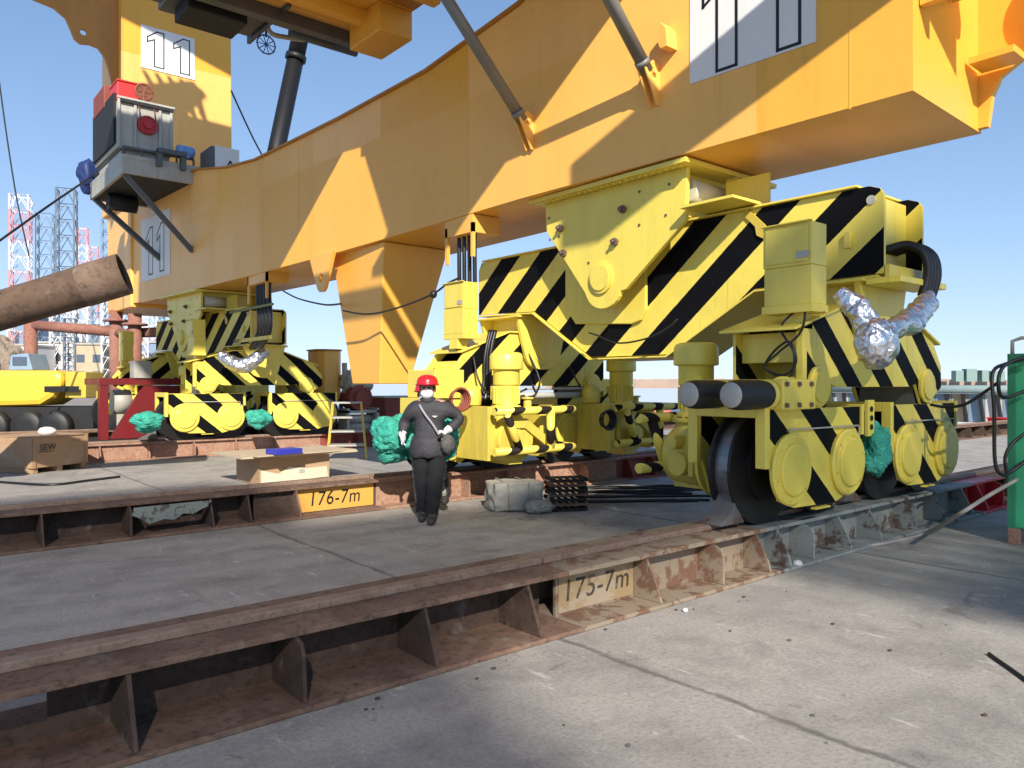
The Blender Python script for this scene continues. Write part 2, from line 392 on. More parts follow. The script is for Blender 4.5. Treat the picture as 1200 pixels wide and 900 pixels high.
    def blob(s, c, rad, mat=0, amp=.12, freq=3.0, sub=4, seed=0, smooth=True, ridged=True):
        m2 = bmesh.new(); bmesh.ops.create_icosphere(m2, subdivisions=sub, radius=1)
        base = {}
        c = Vector(c)
        for v in m2.verts:
            p = v.co.copy(); q = p * freq + Vector((seed * 7.1, seed * 3.3, seed))
            n = noise.noise(q)
            if ridged == 'folds':
                wq = Vector((q.x * 1.2 + .8 * noise.noise(q * .9), q.y * 1.2, q.z * 2.6))
                n = noise.noise(q * .6) * 1.3 - .55 * abs(noise.noise(wq)) - .4 * abs(noise.noise(wq * 2.3)) + .3
                base[v] = s.bm.verts.new(c + Vector((p.x * rad[0], p.y * rad[1], p.z * rad[2])) * (1 + amp * n)); continue
            if ridged: n = 1 - 2 * abs(n) + .5 * (1 - 2 * abs(noise.noise(q * 2.6)))- .3
            k = 1 + amp * n
            base[v] = s.bm.verts.new(c + Vector((p.x * rad[0], p.y * rad[1], p.z * rad[2])) * k)
        for f in m2.faces:
            g = s.bm.faces.new([base[v] for v in f.verts]); g.smooth = smooth; g.material_index = mat
        m2.free(); return s
    def facing(s, axis, mat, thr=.9):
        s.bm.normal_update()
        for f in s.bm.faces:
            if abs(f.normal[axis]) > thr: f.material_index = mat
        return s
    def build(s, name, mats, parent=None, loc=None, bevel=0, world=None):
        if world is not None:
            for v in s.bm.verts: v.co -= Vector(world)
        bmesh.ops.recalc_face_normals(s.bm, faces=s.bm.faces[:])
        me = bpy.data.meshes.new(name); s.bm.to_mesh(me); s.bm.free()
        for mt in (mats if isinstance(mats, (list, tuple)) else [mats]): me.materials.append(mt)
        o = bpy.data.objects.new(name, me); COL.objects.link(o)
        if parent: o.parent = parent
        if loc: o.location = loc
        if bevel:
            b = o.modifiers.new('bevel', 'BEVEL'); b.width = bevel; b.segments = 2; b.limit_method = 'ANGLE'; b.angle_limit = R(40)
        return o
def tag(o, label=None, cat=None, group=None, kind=None):
    if label: o['label'] = label
    if cat: o['category'] = cat
    if group: o['group'] = group
    if kind: o['kind'] = kind
    return o
def thing(name, label, cat, loc=(0, 0, 0), rz=0, group=None):
    o = bpy.data.objects.new(name, None); COL.objects.link(o); o.empty_display_size = .1
    o.location = loc; o.rotation_euler = (0, 0, rz)
    return tag(o, label, cat, group)
def single(name, mb, mats, label, cat, group=None, bevel=0, kind=None, rz=None):
    vs = [v.co for v in mb.bm.verts]
    c = Vector(((min(v.x for v in vs) + max(v.x for v in vs)) / 2, (min(v.y for v in vs) + max(v.y for v in vs)) / 2, min(v.z for v in vs)))
    o = mb.build(name, mats, None, c, bevel, world=c)
    return tag(o, label, cat, group, kind)
def copy_tree(o, parent=None):
    c = o.copy(); COL.objects.link(c); c.parent = parent
    for ch in list(o.children): copy_tree(ch, c)
    return c
def text_mesh(name, body, size, mat, parent, origin, ux, uz, depth=.003, shear=0, stretch=1):
    """flat lettering: ux = reading direction, uz = up direction"""
    cu = bpy.data.curves.new(name, 'FONT'); cu.body = body; cu.size = size; cu.extrude = depth / 2; cu.shear = shear
    cu.space_character = 1.08
    ob = bpy.data.objects.new(name + '_curve', cu); COL.objects.link(ob)
    bpy.context.view_layer.update()
    me = bpy.data.meshes.new_from_object(ob.evaluated_get(bpy.context.evaluated_depsgraph_get()))
    bpy.data.objects.remove(ob)
    ux, uz = Vector(ux).normalized(), Vector(uz).normalized(); un = ux.cross(uz)
    for v in me.vertices:
        v.co = Vector(origin) + ux * v.co.x * stretch + uz * v.co.y + un * v.co.z
    me.materials.clear(); me.materials.append(mat)
    o = bpy.data.objects.new(name, me); COL.objects.link(o); o.parent = parent
    return o
def eye(px, py, d):          # a point on a sight line at depth d: used to read sizes off the photograph
    l = (px - 600) / 895 * d
    return Vector((CT * d + ST * l, ST * d - CT * l, 1.64 - (py - 450) / 895 * d))
def keyhole(outer, c, r, n=20):
    k = min(range(len(outer)), key=lambda i: (outer[i][0] - c[0]) ** 2 + (outer[i][1] - c[1]) ** 2)
    area = sum(outer[i][0] * outer[(i + 1) % len(outer)][1] - outer[(i + 1) % len(outer)][0] * outer[i][1] for i in range(len(outer)))
    sg = -1 if area > 0 else 1; a0 = math.atan2(outer[k][1] - c[1], outer[k][0] - c[0])
    ring = [(c[0] + r * math.cos(a0 + sg * 2 * math.pi * i / n), c[1] + r * math.sin(a0 + sg * 2 * math.pi * i / n)) for i in range(n)]
    ring.append((ring[0][0] + 1e-4, ring[0][1] + 1e-4))
    return outer[:k + 1] + ring + [(outer[k][0] + 1e-4, outer[k][1] + 1e-4)] + outer[k + 1:]
def curve_round(cx_, cz, r, a0, a1, n=8):
    return [(cx_ + r * math.cos(R(a0 + (a1 - a0) * i / n)), cz + r * math.sin(R(a0 + (a1 - a0) * i / n))) for i in range(n + 1)]

# ------------------------------------------------------------------ ground, sea, shore
def sheet(name, pts, z, mat):
    mb = MB(); mb._faces([(x, y, 0) for x, y in pts], [tuple(range(len(pts)))], 0)
    o = mb.build(name, mat, None, (0, 0, z)); o['kind'] = 'structure'; return o
mb = MB()
mb.prism([(-60, -60), (36, -60), (36, 16), (30, 34), (16, 40), (-60, 40)], 'z', -3.4, 0)
deck = mb.build('deck', M['concrete']); deck['kind'] = 'structure'
sheet('sea', [(-5000, -5000), (5000, -5000), (5000, 5000), (-5000, 5000)], -2.6, M['sea'])
mb = MB(); mb.prism([(-400, 41), (14, 41), (14, 62), (80, 300), (260, 900), (-400, 900)], 'z', -3.4, -.3)
land = mb.build('yard', M['land']); land['kind'] = 'structure'
mb = MB()
for k in range(70):
    t = k / 69; px = 640 + t * 720; d = 760
    p = eye(px, 450, d); hh = 6.5 + 1.5 * noise.noise(Vector((k * .6, 0, 0)))
    q = eye(px + 10.6, 450, d); back = (p - Vector((0, 0, 1.64))).normalized() * 60
    mb.hexa([(p.x, p.y, -3), (q.x, q.y, -3), (q.x + back.x, q.y + back.y, -3), (p.x + back.x, p.y + back.y, -3)],
            [(p.x, p.y, hh), (q.x, q.y, hh), (q.x + back.x, q.y + back.y, hh), (p.x + back.x, p.y + back.y, hh)])
sh = mb.build('far_shore', M['shore']); sh['kind'] = 'structure'

# ------------------------------------------------------------------ rail girders
def girder(yc, secs, label, group, rows):
    """secs: (x0, x1, material key, stiffener xs, web offset, style)"""
    for i, (x0, x1, mk, stiffs, web, style) in enumerate(secs):
        base = Vector(((x0 + x1) / 2, yc, 0))
        g = thing('rail_girder', rows[i], 'rail girder', base, 0, group)
        mats = [M[mk]]
        a, b = x0 + .004, x1 - .004
        MB().box(a, b, yc - .46, yc + .46, .004, .032).build('bottom_flange', mats, g, bevel=.004, world=base)
        MB().box(a, b, yc - .31, yc + .31, .342, .375).build('top_flange', mats, g, bevel=.004, world=base)
        wb = MB()
        if style == 'hole':
            hx0, hx1 = .10, .60
            for (u0, u1, z0, z1) in ((a, hx0, .032, .342), (hx1, b, .032, .342), (hx0, hx1, .032, .11), (hx0, hx1, .24, .342)):
                wb.box(u0, u1, yc + web - .012, yc + web + .012, z0, z1)
        else:
            wb.box(a, b, yc + web - .012, yc + web + .012, .032, .342)
            if style == 'gusset': wb.box(a, b, yc + .20, yc + .224, .032, .342)
        wb.build('web', [M['rust_dark']] if mk == 'rust' else mats, g, world=base)  # deep pockets: dark steel, with flange shade also put into this rust
        for j, sx in enumerate(stiffs):
            if style == 'gusset':
                pr = [(yc + web - .012, .034), (yc - .44, .034), (yc - .42, .11), (yc - .30, .34), (yc + web - .012, .34)]
                if j % 3 == 1: pr = [(yc + web - .012, .034), (yc - .42, .034), (yc - .42, .26), (yc - .39, .31), (yc - .33, .335), (yc + web - .012, .34)]
            else:
                pr = [(yc + web - .012, .034), (yc - .44, .034), (yc - .305, .34), (yc + web - .012, .34)]
                if j % 3 == 2: pr = [(yc + web - .012, .034), (yc - .42, .034), (yc - .40, .27), (yc - .37, .325), (yc - .31, .34), (yc + web - .012, .34)]
            q = MB().prism(pr, 'x', sx - .011, sx + .011)
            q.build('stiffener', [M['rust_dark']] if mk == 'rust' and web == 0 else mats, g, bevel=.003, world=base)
        MB().box(a, b, yc - .05, yc + .05, .376, .42).build('rail', [M['railtop']], g, bevel=.006, world=base)
        yield g, base
Y1, Y2, Y3, Y4 = 4.03, 9.16, 18.09, 23.23
G = 'rail girders laid across the deck'
rows1 = ['foreground rusty brown rail girder with deep open pockets and a hand hole', 'worn pale girder section stencilled 175-7m next to the foreground rust girder',
         'scuffed grey girder section under the nearest striped bogie', 'short red girder section beside the green cabinet', 'plain girder run leading past the red section to the bulwark']
g1 = list(girder(Y1, [(-5.5, 3.6, 'rust', [.08 - .79 * k for k in range(-4, 7)], .0, 'hole'),
                      (3.6, 6.0, 'pale', [4.42, 5.22, 5.87], -.16, 'gusset'),
                      (6.0, 10.75, 'palegrey', [6.2, 6.62, 7.3, 7.95, 8.8, 9.6, 10.4], -.16, 'gusset'),
                      (10.75, 11.7, 'red', [10.9, 11.5], -.2, 'gusset'), (11.7, 30, 'rust', [12.5 + 1.2 * k for k in range(14)], 0, 'open')], '', G, rows1))
rows2 = ['dark rusty girder on the left with a torn pale sheet in its pocket', 'girder section with the orange yellow panel stencilled 176-7m', 'light rusty girder section under the middle bogie behind the person',
         'dark red girder section beneath the far end of the middle bogie', 'girder run behind the near bogie heading to the water']
g2 = list(girder(Y2, [(-5.5, 3.45, 'rust', [-1.9, -1.1, -.3, .48, 1.27, 2.07, 2.92, 3.35], .0, 'open'),
                      (3.45, 5.1, 'rust', [3.95], -.2, 'gusset'), (5.1, 9.8, 'rust_light', [5.7, 6.5, 7.3, 8.1, 8.9], -.2, 'gusset'),
                      (9.8, 10.8, 'redoxide', [10.0, 10.6], -.2, 'gusset'), (10.8, 30, 'rust', [12 + 1.2 * k for k in range(14)], 0, 'open')], '', G, rows2))
rows3 = ['light rusty girder section behind the wooden crate under the far bogie', 'dark red girder section behind the step stand', 'rear girder run beyond the orange support foot']
g3 = list(girder(Y3, [(-5.5, 8.6, 'rust_light', [-4 + .95 * k for k in range(13)], -.22, 'gusset'), (8.6, 10.4, 'redoxide', [8.9, 9.6], -.2, 'gusset'),
                      (10.4, 30, 'rust', [11 + 1.2 * k for k in range(14)], 0, 'open')], '', G, rows3))
g4 = list(girder(Y4, [(-5.5, 24, 'rust', [-4 + 1.0 * k for k in range(26)], 0, 'open')], '', G, ['rearmost rusty rail girder behind the red frame']))
# a hand hole through the web is read as a pale patch of deck: the pocket left of x = 0.85
# stencils
root, base = g1[1]
MB().box(3.63, 4.40, Y1 - .178, Y1 - .173, .05, .335).build('painted_panel', [M['panel175']], root, world=base)
text_mesh('stencil', '175-7m', .215, M['stencil'], root, Vector((3.66, Y1 - .181, .125)) - base, (1, 0, 0), (0, 0, 1), .002, .1, .98)
root, base = g2[1]
MB().box(3.98, 5.06, Y2 - .218, Y2 - .213, .045, .338).build('painted_panel', [M['panel176']], root, world=base)
text_mesh('stencil', '176-7m', .25, M['black'], root, Vector((4.14, Y2 - .221, .115)) - base, (1, 0, 0), (0, 0, 1), .002, .12, .88)
# torn sheet inside the second girder's pocket
mb = MB()
px_ = [(2.1, .33), (2.9, .335), (2.86, .27), (2.78, .24), (2.7, .2), (2.6, .22), (2.5, .16), (2.4, .18), (2.25, .14), (2.14, .22), (2.08, .25)]
mb.prism(px_, 'y', Y2 - .40, Y2 - .385)
single('torn_sheet', mb, [patched('pale_torn_sheet', (.22, .25, .22), (.08, .07, .055), 9, .52)], 'torn pale grey sheet hanging in the pocket of the dark girder', 'sheet')

# ------------------------------------------------------------------ travel bogies
def make_bogie(label):
    root = thing('travel_bogie', label, 'crane bogie', (0, 0, 0), 0, 'four wheeled travel bogies under the crane')
    for sgn in (-1, 1):
        tr = MB()
        prof = [(-.86, 1.0), (-.86, .60), (-.79, .50), (-.66, .2), (-.42, .12), (.30, .10), (.42, .13), (.72, .22), (.80, .5), (.80, 1.0)]
        for y0, y1 in ((-.37, -.335), (.335, .37)): tr.prism(prof, 'y', y0, y1)
        tr.facing(1, 1)
        tr.box(-.84, .78, -.332, .332, .93, .985); tr.box(-.16, .16, -.332, .332, .55, .93)
        tr.box(-.93, -.861, -.40, -.30, .5, 1.03); tr.box(-.93, -.861, .30, .40, .5, 1.03); tr.box(-.93, -.861, -.299, .299, .93, 1.03)
        tr.box(.801, .85, -.39, .39, .72, 1.02)
        truck = tr.build('wheel_truck', [M['yellow'], M['truck']], root, (1.17 * sgn, 0, 0), .006)
        for wx in (-.51, .51):
            wp = [(.07, -.17), (.30, -.17), (.30, -.12), (.515, -.115), (.515, -.085), (.462, -.075), (.46, .075), (.515, .085), (.515, .115), (.30, .12), (.30, .17), (.07, .17)]
            mt = [0, 0, 0, 0, 0, 1, 0, 0, 0, 0, 0]
            MB().revolve(wp, (wx, 0, .462), (0, 1, 0), 48, mats=mt, smooth=False).build('wheel', [M['wheel'], M['tread']], truck)
            for sy in (-1, 1):
                cp = [(.315, 0), (.318, .03), (.30, .045), (.235, .046), (.23, .068), (.215, .075), (.02, .077)]
                c = MB().revolve(cp, (wx, sy * .371, .47), (0, sy, 0), 40, smooth=False)
                for k in range(6):
                    a = k * math.pi / 3 + .3
                    c.cyl((wx + .268 * math.cos(a), sy * .415, .47 + .268 * math.sin(a)), (wx + .268 * math.cos(a), sy * .43, .47 + .268 * math.sin(a)), .013, n=6)
                c.build('axle_cover', [M['yellow']], truck)
        c = MB()
        for sy in (-1,):
            c.tube([(-.55, sy * .375, .80), (-.55, sy * .40, .82), (.70, sy * .40, .815), (.72, sy * .40, .80), (.72, sy * .40, .68), (.70, sy * .375, .66)], .008, 6)
        c.build('conduit', [M['grey']], truck)
        MB().box(-.16, .1, -.43, -.38, .085, .10).build('foot_bracket', [M['yellow']], truck)
        # drive on the +y side
        du = MB()
        du.revolve([(.16, .25), (.20, .30), (.235, .34), (.24, .5), (.235, .75), (.20, .8), (.25, .82), (.25, .86), (.12, .87)], (0, 1.0, 0), (0, 0, 1), 28)
        du.cyl((0, .42, .46), (0, .84, .46), .30, .28, 28); du.cyl((0, .80, .46), (0, 1.22, .46), .33, .30, 28)
        du.prism([(-.46, .30), (-.30, .22), (.42, .30), (.42, .42), (.05, .80), (-.1, .84), (-.46, .62)], 'y', .70, .76); du.cyl((-.40, .95, .40), (.42, .95, .40), .12, n=18)
        du.box(-.02, .03, .76, 1.2, .2, .86); du.cyl((.30, 1.08, .25), (.30, 1.08, .84), .05, n=12)
        du.cyl((0, 1.28, .46), (0, 1.33, .46), .13, n=20); du.box(-.34, .34, .5, .62, .22, .72)
        du.cyl((-.17, 1.0, .62), (-.42, 1.0, .62), .07, n=14); du.box(-.12, .12, .80, 1.2, .13, .24)
        for k in range(8):
            a = k * math.pi / 4
            du.cyl((.215 * math.cos(a), 1.0 + .215 * math.sin(a), .86), (.215 * math.cos(a), 1.0 + .215 * math.sin(a), .89), .02, n=6)
        gb = du.build('gearbox', [M['yellow_dirty']], truck, bevel=.008)
        mo = MB().revolve([(.10, .871), (.205, .875), (.205, .92), (.165, .93), (.165, 1.20), (.185, 1.21), (.185, 1.41), (.232, 1.42), (.235, 1.44), (.232, 1.60), (.21, 1.64), (.17, 1.655), (.01, 1.656)], (0, 1.0, 0), (0, 0, 1), 32)
        for k in range(22):
            a = k / 22 * 2 * math.pi
            u = Matrix.Translation((0, 1.0, 0)) @ Matrix.Rotation(a, 4, 'Z')
            mo.box(.16, .19, -.006, .006, .95, 1.19, 0, u)
        mo.box(-.09, .09, .76, .84, 1.0, 1.19)
        mt = mo.build('motor', [M['yellow']], truck, bevel=.004)
    # rocker beam over both trucks
    rb = MB()
    lobe_l = [(-1.42, 1.74), (-1.45, 1.70), (-1.45, 1.12)] + curve_round(-1.17, 1.14, .20, 200, 340, 8) + [(-.93, 1.22), (-.82, 1.19)]
    lobe_r = [(.82, 1.19), (.93, 1.22)] + curve_round(1.22, 1.14, .20, 200, 340, 8) + [(1.62, 1.18), (1.62, 1.42), (1.46, 1.62), (1.40, 1.70)]
    prof = lobe_l + lobe_r + [(.62, 1.98), (-.62, 1.98)]
    for y0, y1 in ((-.36, -.325), (.325, .36)): rb.prism(prof, 'y', y0, y1)
    rb.facing(1, 1)
    rb.box(-1.35, -1.32, -.324, .324, 1.42, 1.70); rb.box(1.44, 1.47, -.324, .324, 1.25, 1.55)
    rb.box(-1.3, 1.4, -.324, .324, 1.22, 1.25); rb.box(-.95, .95, -.324, .324, 1.25, 1.6)
    rb.prism([(-1.62, 1.70), (-.60, 1.985), (.60, 1.985), (1.50, 1.66), (1.50, 1.69), (.61, 2.01), (-.61, 2.01), (-1.62, 1.725)], 'y', -.40, .40)
    rb.box(-1.50, -1.43, -.40, -.33, 1.16, 1.70)
    rock = rb.build('rocker_beam', [M['yellow'], M['rocker']], root, bevel=.006)
    for sx in (-1.17, 1.19):
        for sy in (-1, 1):
            MB().revolve([(.19, 0), (.19, .025), (.15, .03), (.15, .05), (.02, .052)], (sx, sy * .361, 1.2), (0, sy, 0), 32, smooth=False).build('pivot_cap', [M['yellow']], root)
    for sx in (-1.17, 1.17): MB().box(sx - .16, sx + .16, -.3, .3, .985, 1.2).build('pivot_block', [M['greydark']], root)
    return root
bogie = make_bogie('nearest striped bogie with two black buffers beside the green cabinet')
def add_guards(root, k):
    # k = 1: bogie as built, -1: turned round; posts stay on the same side of the picture
    for cx0 in (-1.17, 1.17):
        g = MB(); z0, z1, yo = .33, .86, 1.36
        def q(x, y, z): return (cx0 + k * x, y, z)
        for z in (z0, z1):
            g.tube([q(-.50, yo, z), q(.86, yo, z), q(.95, yo - .03, z), q(.98, yo - .12, z), q(.98, .42, z)], .055, 14)
        g.tube([q(.50, yo, z0), q(.50, yo, z1)], .06, 14); g.tube([q(-.30, yo, z1), q(-.06, yo, z0)], .055, 14)
        g.build('guard_rail', [M['bandx']], root)
def add_box(root, x, y, flip=1):
    c = MB()
    c.box(x - .13, x + .13, y - .24, y + .24, 2.28, 2.66); c.box(x - .12, x + .14, y - .235, y + .235, 1.93, 2.28)
    c.box(x - .145 * flip - .02, x - .145 * flip + .02, y - .25, y + .25, 2.655, 2.67)
    bx = c.build('control_box', [M['yellow']], root, bevel=.008)
    MB().box(x - .138 * flip - .004, x - .138 * flip + .004, y - .21, y + .21, 2.31, 2.63).build('box_door', [M['yellow']], bx, bevel=.003)
    MB().box(x - .145 * flip - .003, x - .145 * flip + .003, y - .22 * flip - .0 if flip < 0 else y - .22, y - .1 if flip > 0 else y + .1, 2.34, 2.40).build('name_plate', [M['grey']], bx)
    MB().box(x - .14, x + .14, y - .25, y + .25, 1.86, 1.93).box(x - .03, x + .14, y - .1, y + .1, 1.72, 1.86).build('box_bracket', [M['yellow']], root, bevel=.004)
mid = copy_tree(bogie); left = copy_tree(bogie); rear = copy_tree(bogie)
bogie.location = (7.85, 3.97, .42)
mid.location = (7.85, 9.14, .42); mid.rotation_euler.z = math.pi
left.location = (6.95, 18.05, .42); rear.location = (6.7, 23.2, .42); rear.rotation_euler.z = math.pi
mid['label'] = 'middle bogie with two upright motors behind the person in the red helmet'
left['label'] = 'sunlit striped bogie on the far rail behind the wooden crate'
rear['label'] = 'rearmost bogie half hidden behind the red steel frame'
add_guards(bogie, 1); add_guards(left, 1); add_guards(mid, -1); add_guards(rear, -1)
add_box(bogie, -1.40, -.26); add_box(left, -1.40, -.26)
add_box(mid, 1.40, .26, -1); add_box(rear, 1.40, .26, -1)
# buffers on the nearest bogie
bf = MB(); bf.box(-2.0, -1.46, -.50, .28, 1.00, 1.26)
bf.cyl((-1.62, -.26, 1.14), (-1.46, -.26, 1.14), .15, n=24)
mt = bf.build('buffer_beam', [M['yellow']], bogie, bevel=.012)
for y in (-.36, .06):
    MB().revolve([(.02, 0), (.085, .0), (.10, .012), (.105, .02), (.118, .05), (.125, .12), (.125, .40), (.115, .50), (.13, .51), (.13, .55)], (-2.56, y, 1.13), (1, 0, 0), 28,
                 mats=[1, 1, 1, 0, 0, 0, 0, 2, 2]).build('buffer', [M['black_rubber'], M['grey'], M['yellow']], bogie)
MB().tube([(-1.5, -.42, 2.0), (-1.52, -.40, 1.7), (-1.58, -.2, 1.5), (-1.6, -.08, 1.38), (-1.56, -.25, 1.3), (-1.58, -.38, 1.42), (-1.56, -.3, 1.6), (-1.54, -.12, 1.5), (-1.55, -.06, 1.36), (-1.56, -.3, 1.28), (-1.58, -.36, 1.5), (-1.52, -.2, 1.75), (-1.40, -.44, 2.0), (-1.25, -.44, 2.2)], .011, 6, sub=6).build('loose_cable', [M['hose']], bogie)
hp = MB().box(-.27, -.13, -.40, -.37, .70, 1.06)
for z in (.79, .88, .97): hp.cyl((-.20, -.402, z), (-.20, -.41, z), .028, n=12, mat=1)
hp.build('hanger_plate', [M['yellow'], M['black']], bogie)
for (x0, x1, z0, z1, n_) in ((-1.95, -1.55, 1.22, 1.22, 3), (-1.95, -1.55, 1.04, 1.04, 3)):
    for k in range(n_):
        x = x0 + (x1 - x0) * k / (n_ - 1); MB().cyl((x, -.50, z0), (x, -.522, z0), .022, n=6).build('bolt', [M['bolt']], bogie)
# middle bogie: bundle of hoses and a steel tube between the trucks
MB().tube([(.9, .42, 2.0), (1.0, .44, 1.7), (1.02, .44, 1.3), (1.1, .5, 1.0)], .03, 8, sub=5).tube([(.95, .42, 2.0), (1.06, .44, 1.7), (1.08, .44, 1.3), (1.2, .5, 1.0)], .028, 8, sub=5).tube([(1.0, .42, 2.0), (1.12, .45, 1.6), (1.15, .46, 1.2), (1.28, .5, 1.0)], .025, 8, sub=5).build('hose_bundle', [M['hose']], mid)
MB().cyl((-.9, .62, 1.05), (.75, .62, 1.05), .045, n=12).cyl((-.9, .62, 1.15), (.5, .62, 1.15), .018, n=8).build('cross_tube', [M['grey']], mid)

for (px, py, d) in ((538, 468, 9.9), (712, 492, 11.2)):
    q = eye(px, py, d) - Vector((7.85, 9.14, .42)); q.x, q.y = -q.x, -q.y
    rl = MB()
    for j in range(4): rl.tube([(q.x + (.11 + .012 * j) * math.cos(k / 16 * 2 * math.pi), q.y + .03 * j - .05, q.z + (.11 + .012 * j) * math.sin(k / 16 * 2 * math.pi)) for k in range(17)], .016, 6)
    rl.build('hose_coil', [M['redoxide'] if px < 600 else M['hose']], mid)
for k, sx in enumerate((-1.17, 1.17)):
    x = MB()
    x.prism([(sx - .75, .35), (sx - .15, .75), (sx + .1, .75), (sx + .1, .62), (sx - .12, .62), (sx - .72, .22)], 'y', 1.18, 1.26)
    x.box(sx + .36, sx + .48, .5, 1.2, .2, .92); x.box(sx - .62, sx - .50, .5, 1.15, .2, .8)
    x.revolve([(.14, 0), (.15, .12), (.13, .22), (.06, .28), (.01, .285)], (sx + .42, .75, .93), (0, 0, 1), 20)
    x.cyl((sx - .56, .8, .8), (sx - .56, .8, 1.0), .06, n=14); x.cyl((sx - .56, .8, 1.0), (sx - .56, .8, 1.03), .09, n=14)
    x.build('drive_bracket', [M['yellow_dirty']], mid, bevel=.006)
MB().box(-1.95, -1.50, -.42, .30, 1.02, 1.30).cyl((-1.94, -.1, 1.1), (-2.12, -.1, 1.1), .09, n=16).build('valve_box', [M['yellow']], mid, bevel=.012)
MB().box(1.45, 1.95, -.30, .40, 1.02, 1.42).build('valve_box', [M['yellow']], mid, bevel=.012)
for cpts in ([(1.3, .42, 1.62), (1.32, .55, 1.3), (1.2, .62, 1.1), (.9, .7, 1.05), (.62, .8, 1.15)], [(.3, .45, 1.7), (.2, .6, 1.3), (.35, .7, 1.1), (.6, .9, 1.2)], [(-.6, .42, 1.5), (-.8, .55, 1.1), (-1.0, .75, 1.0), (-1.15, .8, 1.15)]):
    MB().tube(cpts, .016, 6, sub=5).build('loose_cable', [M['hose']], mid)

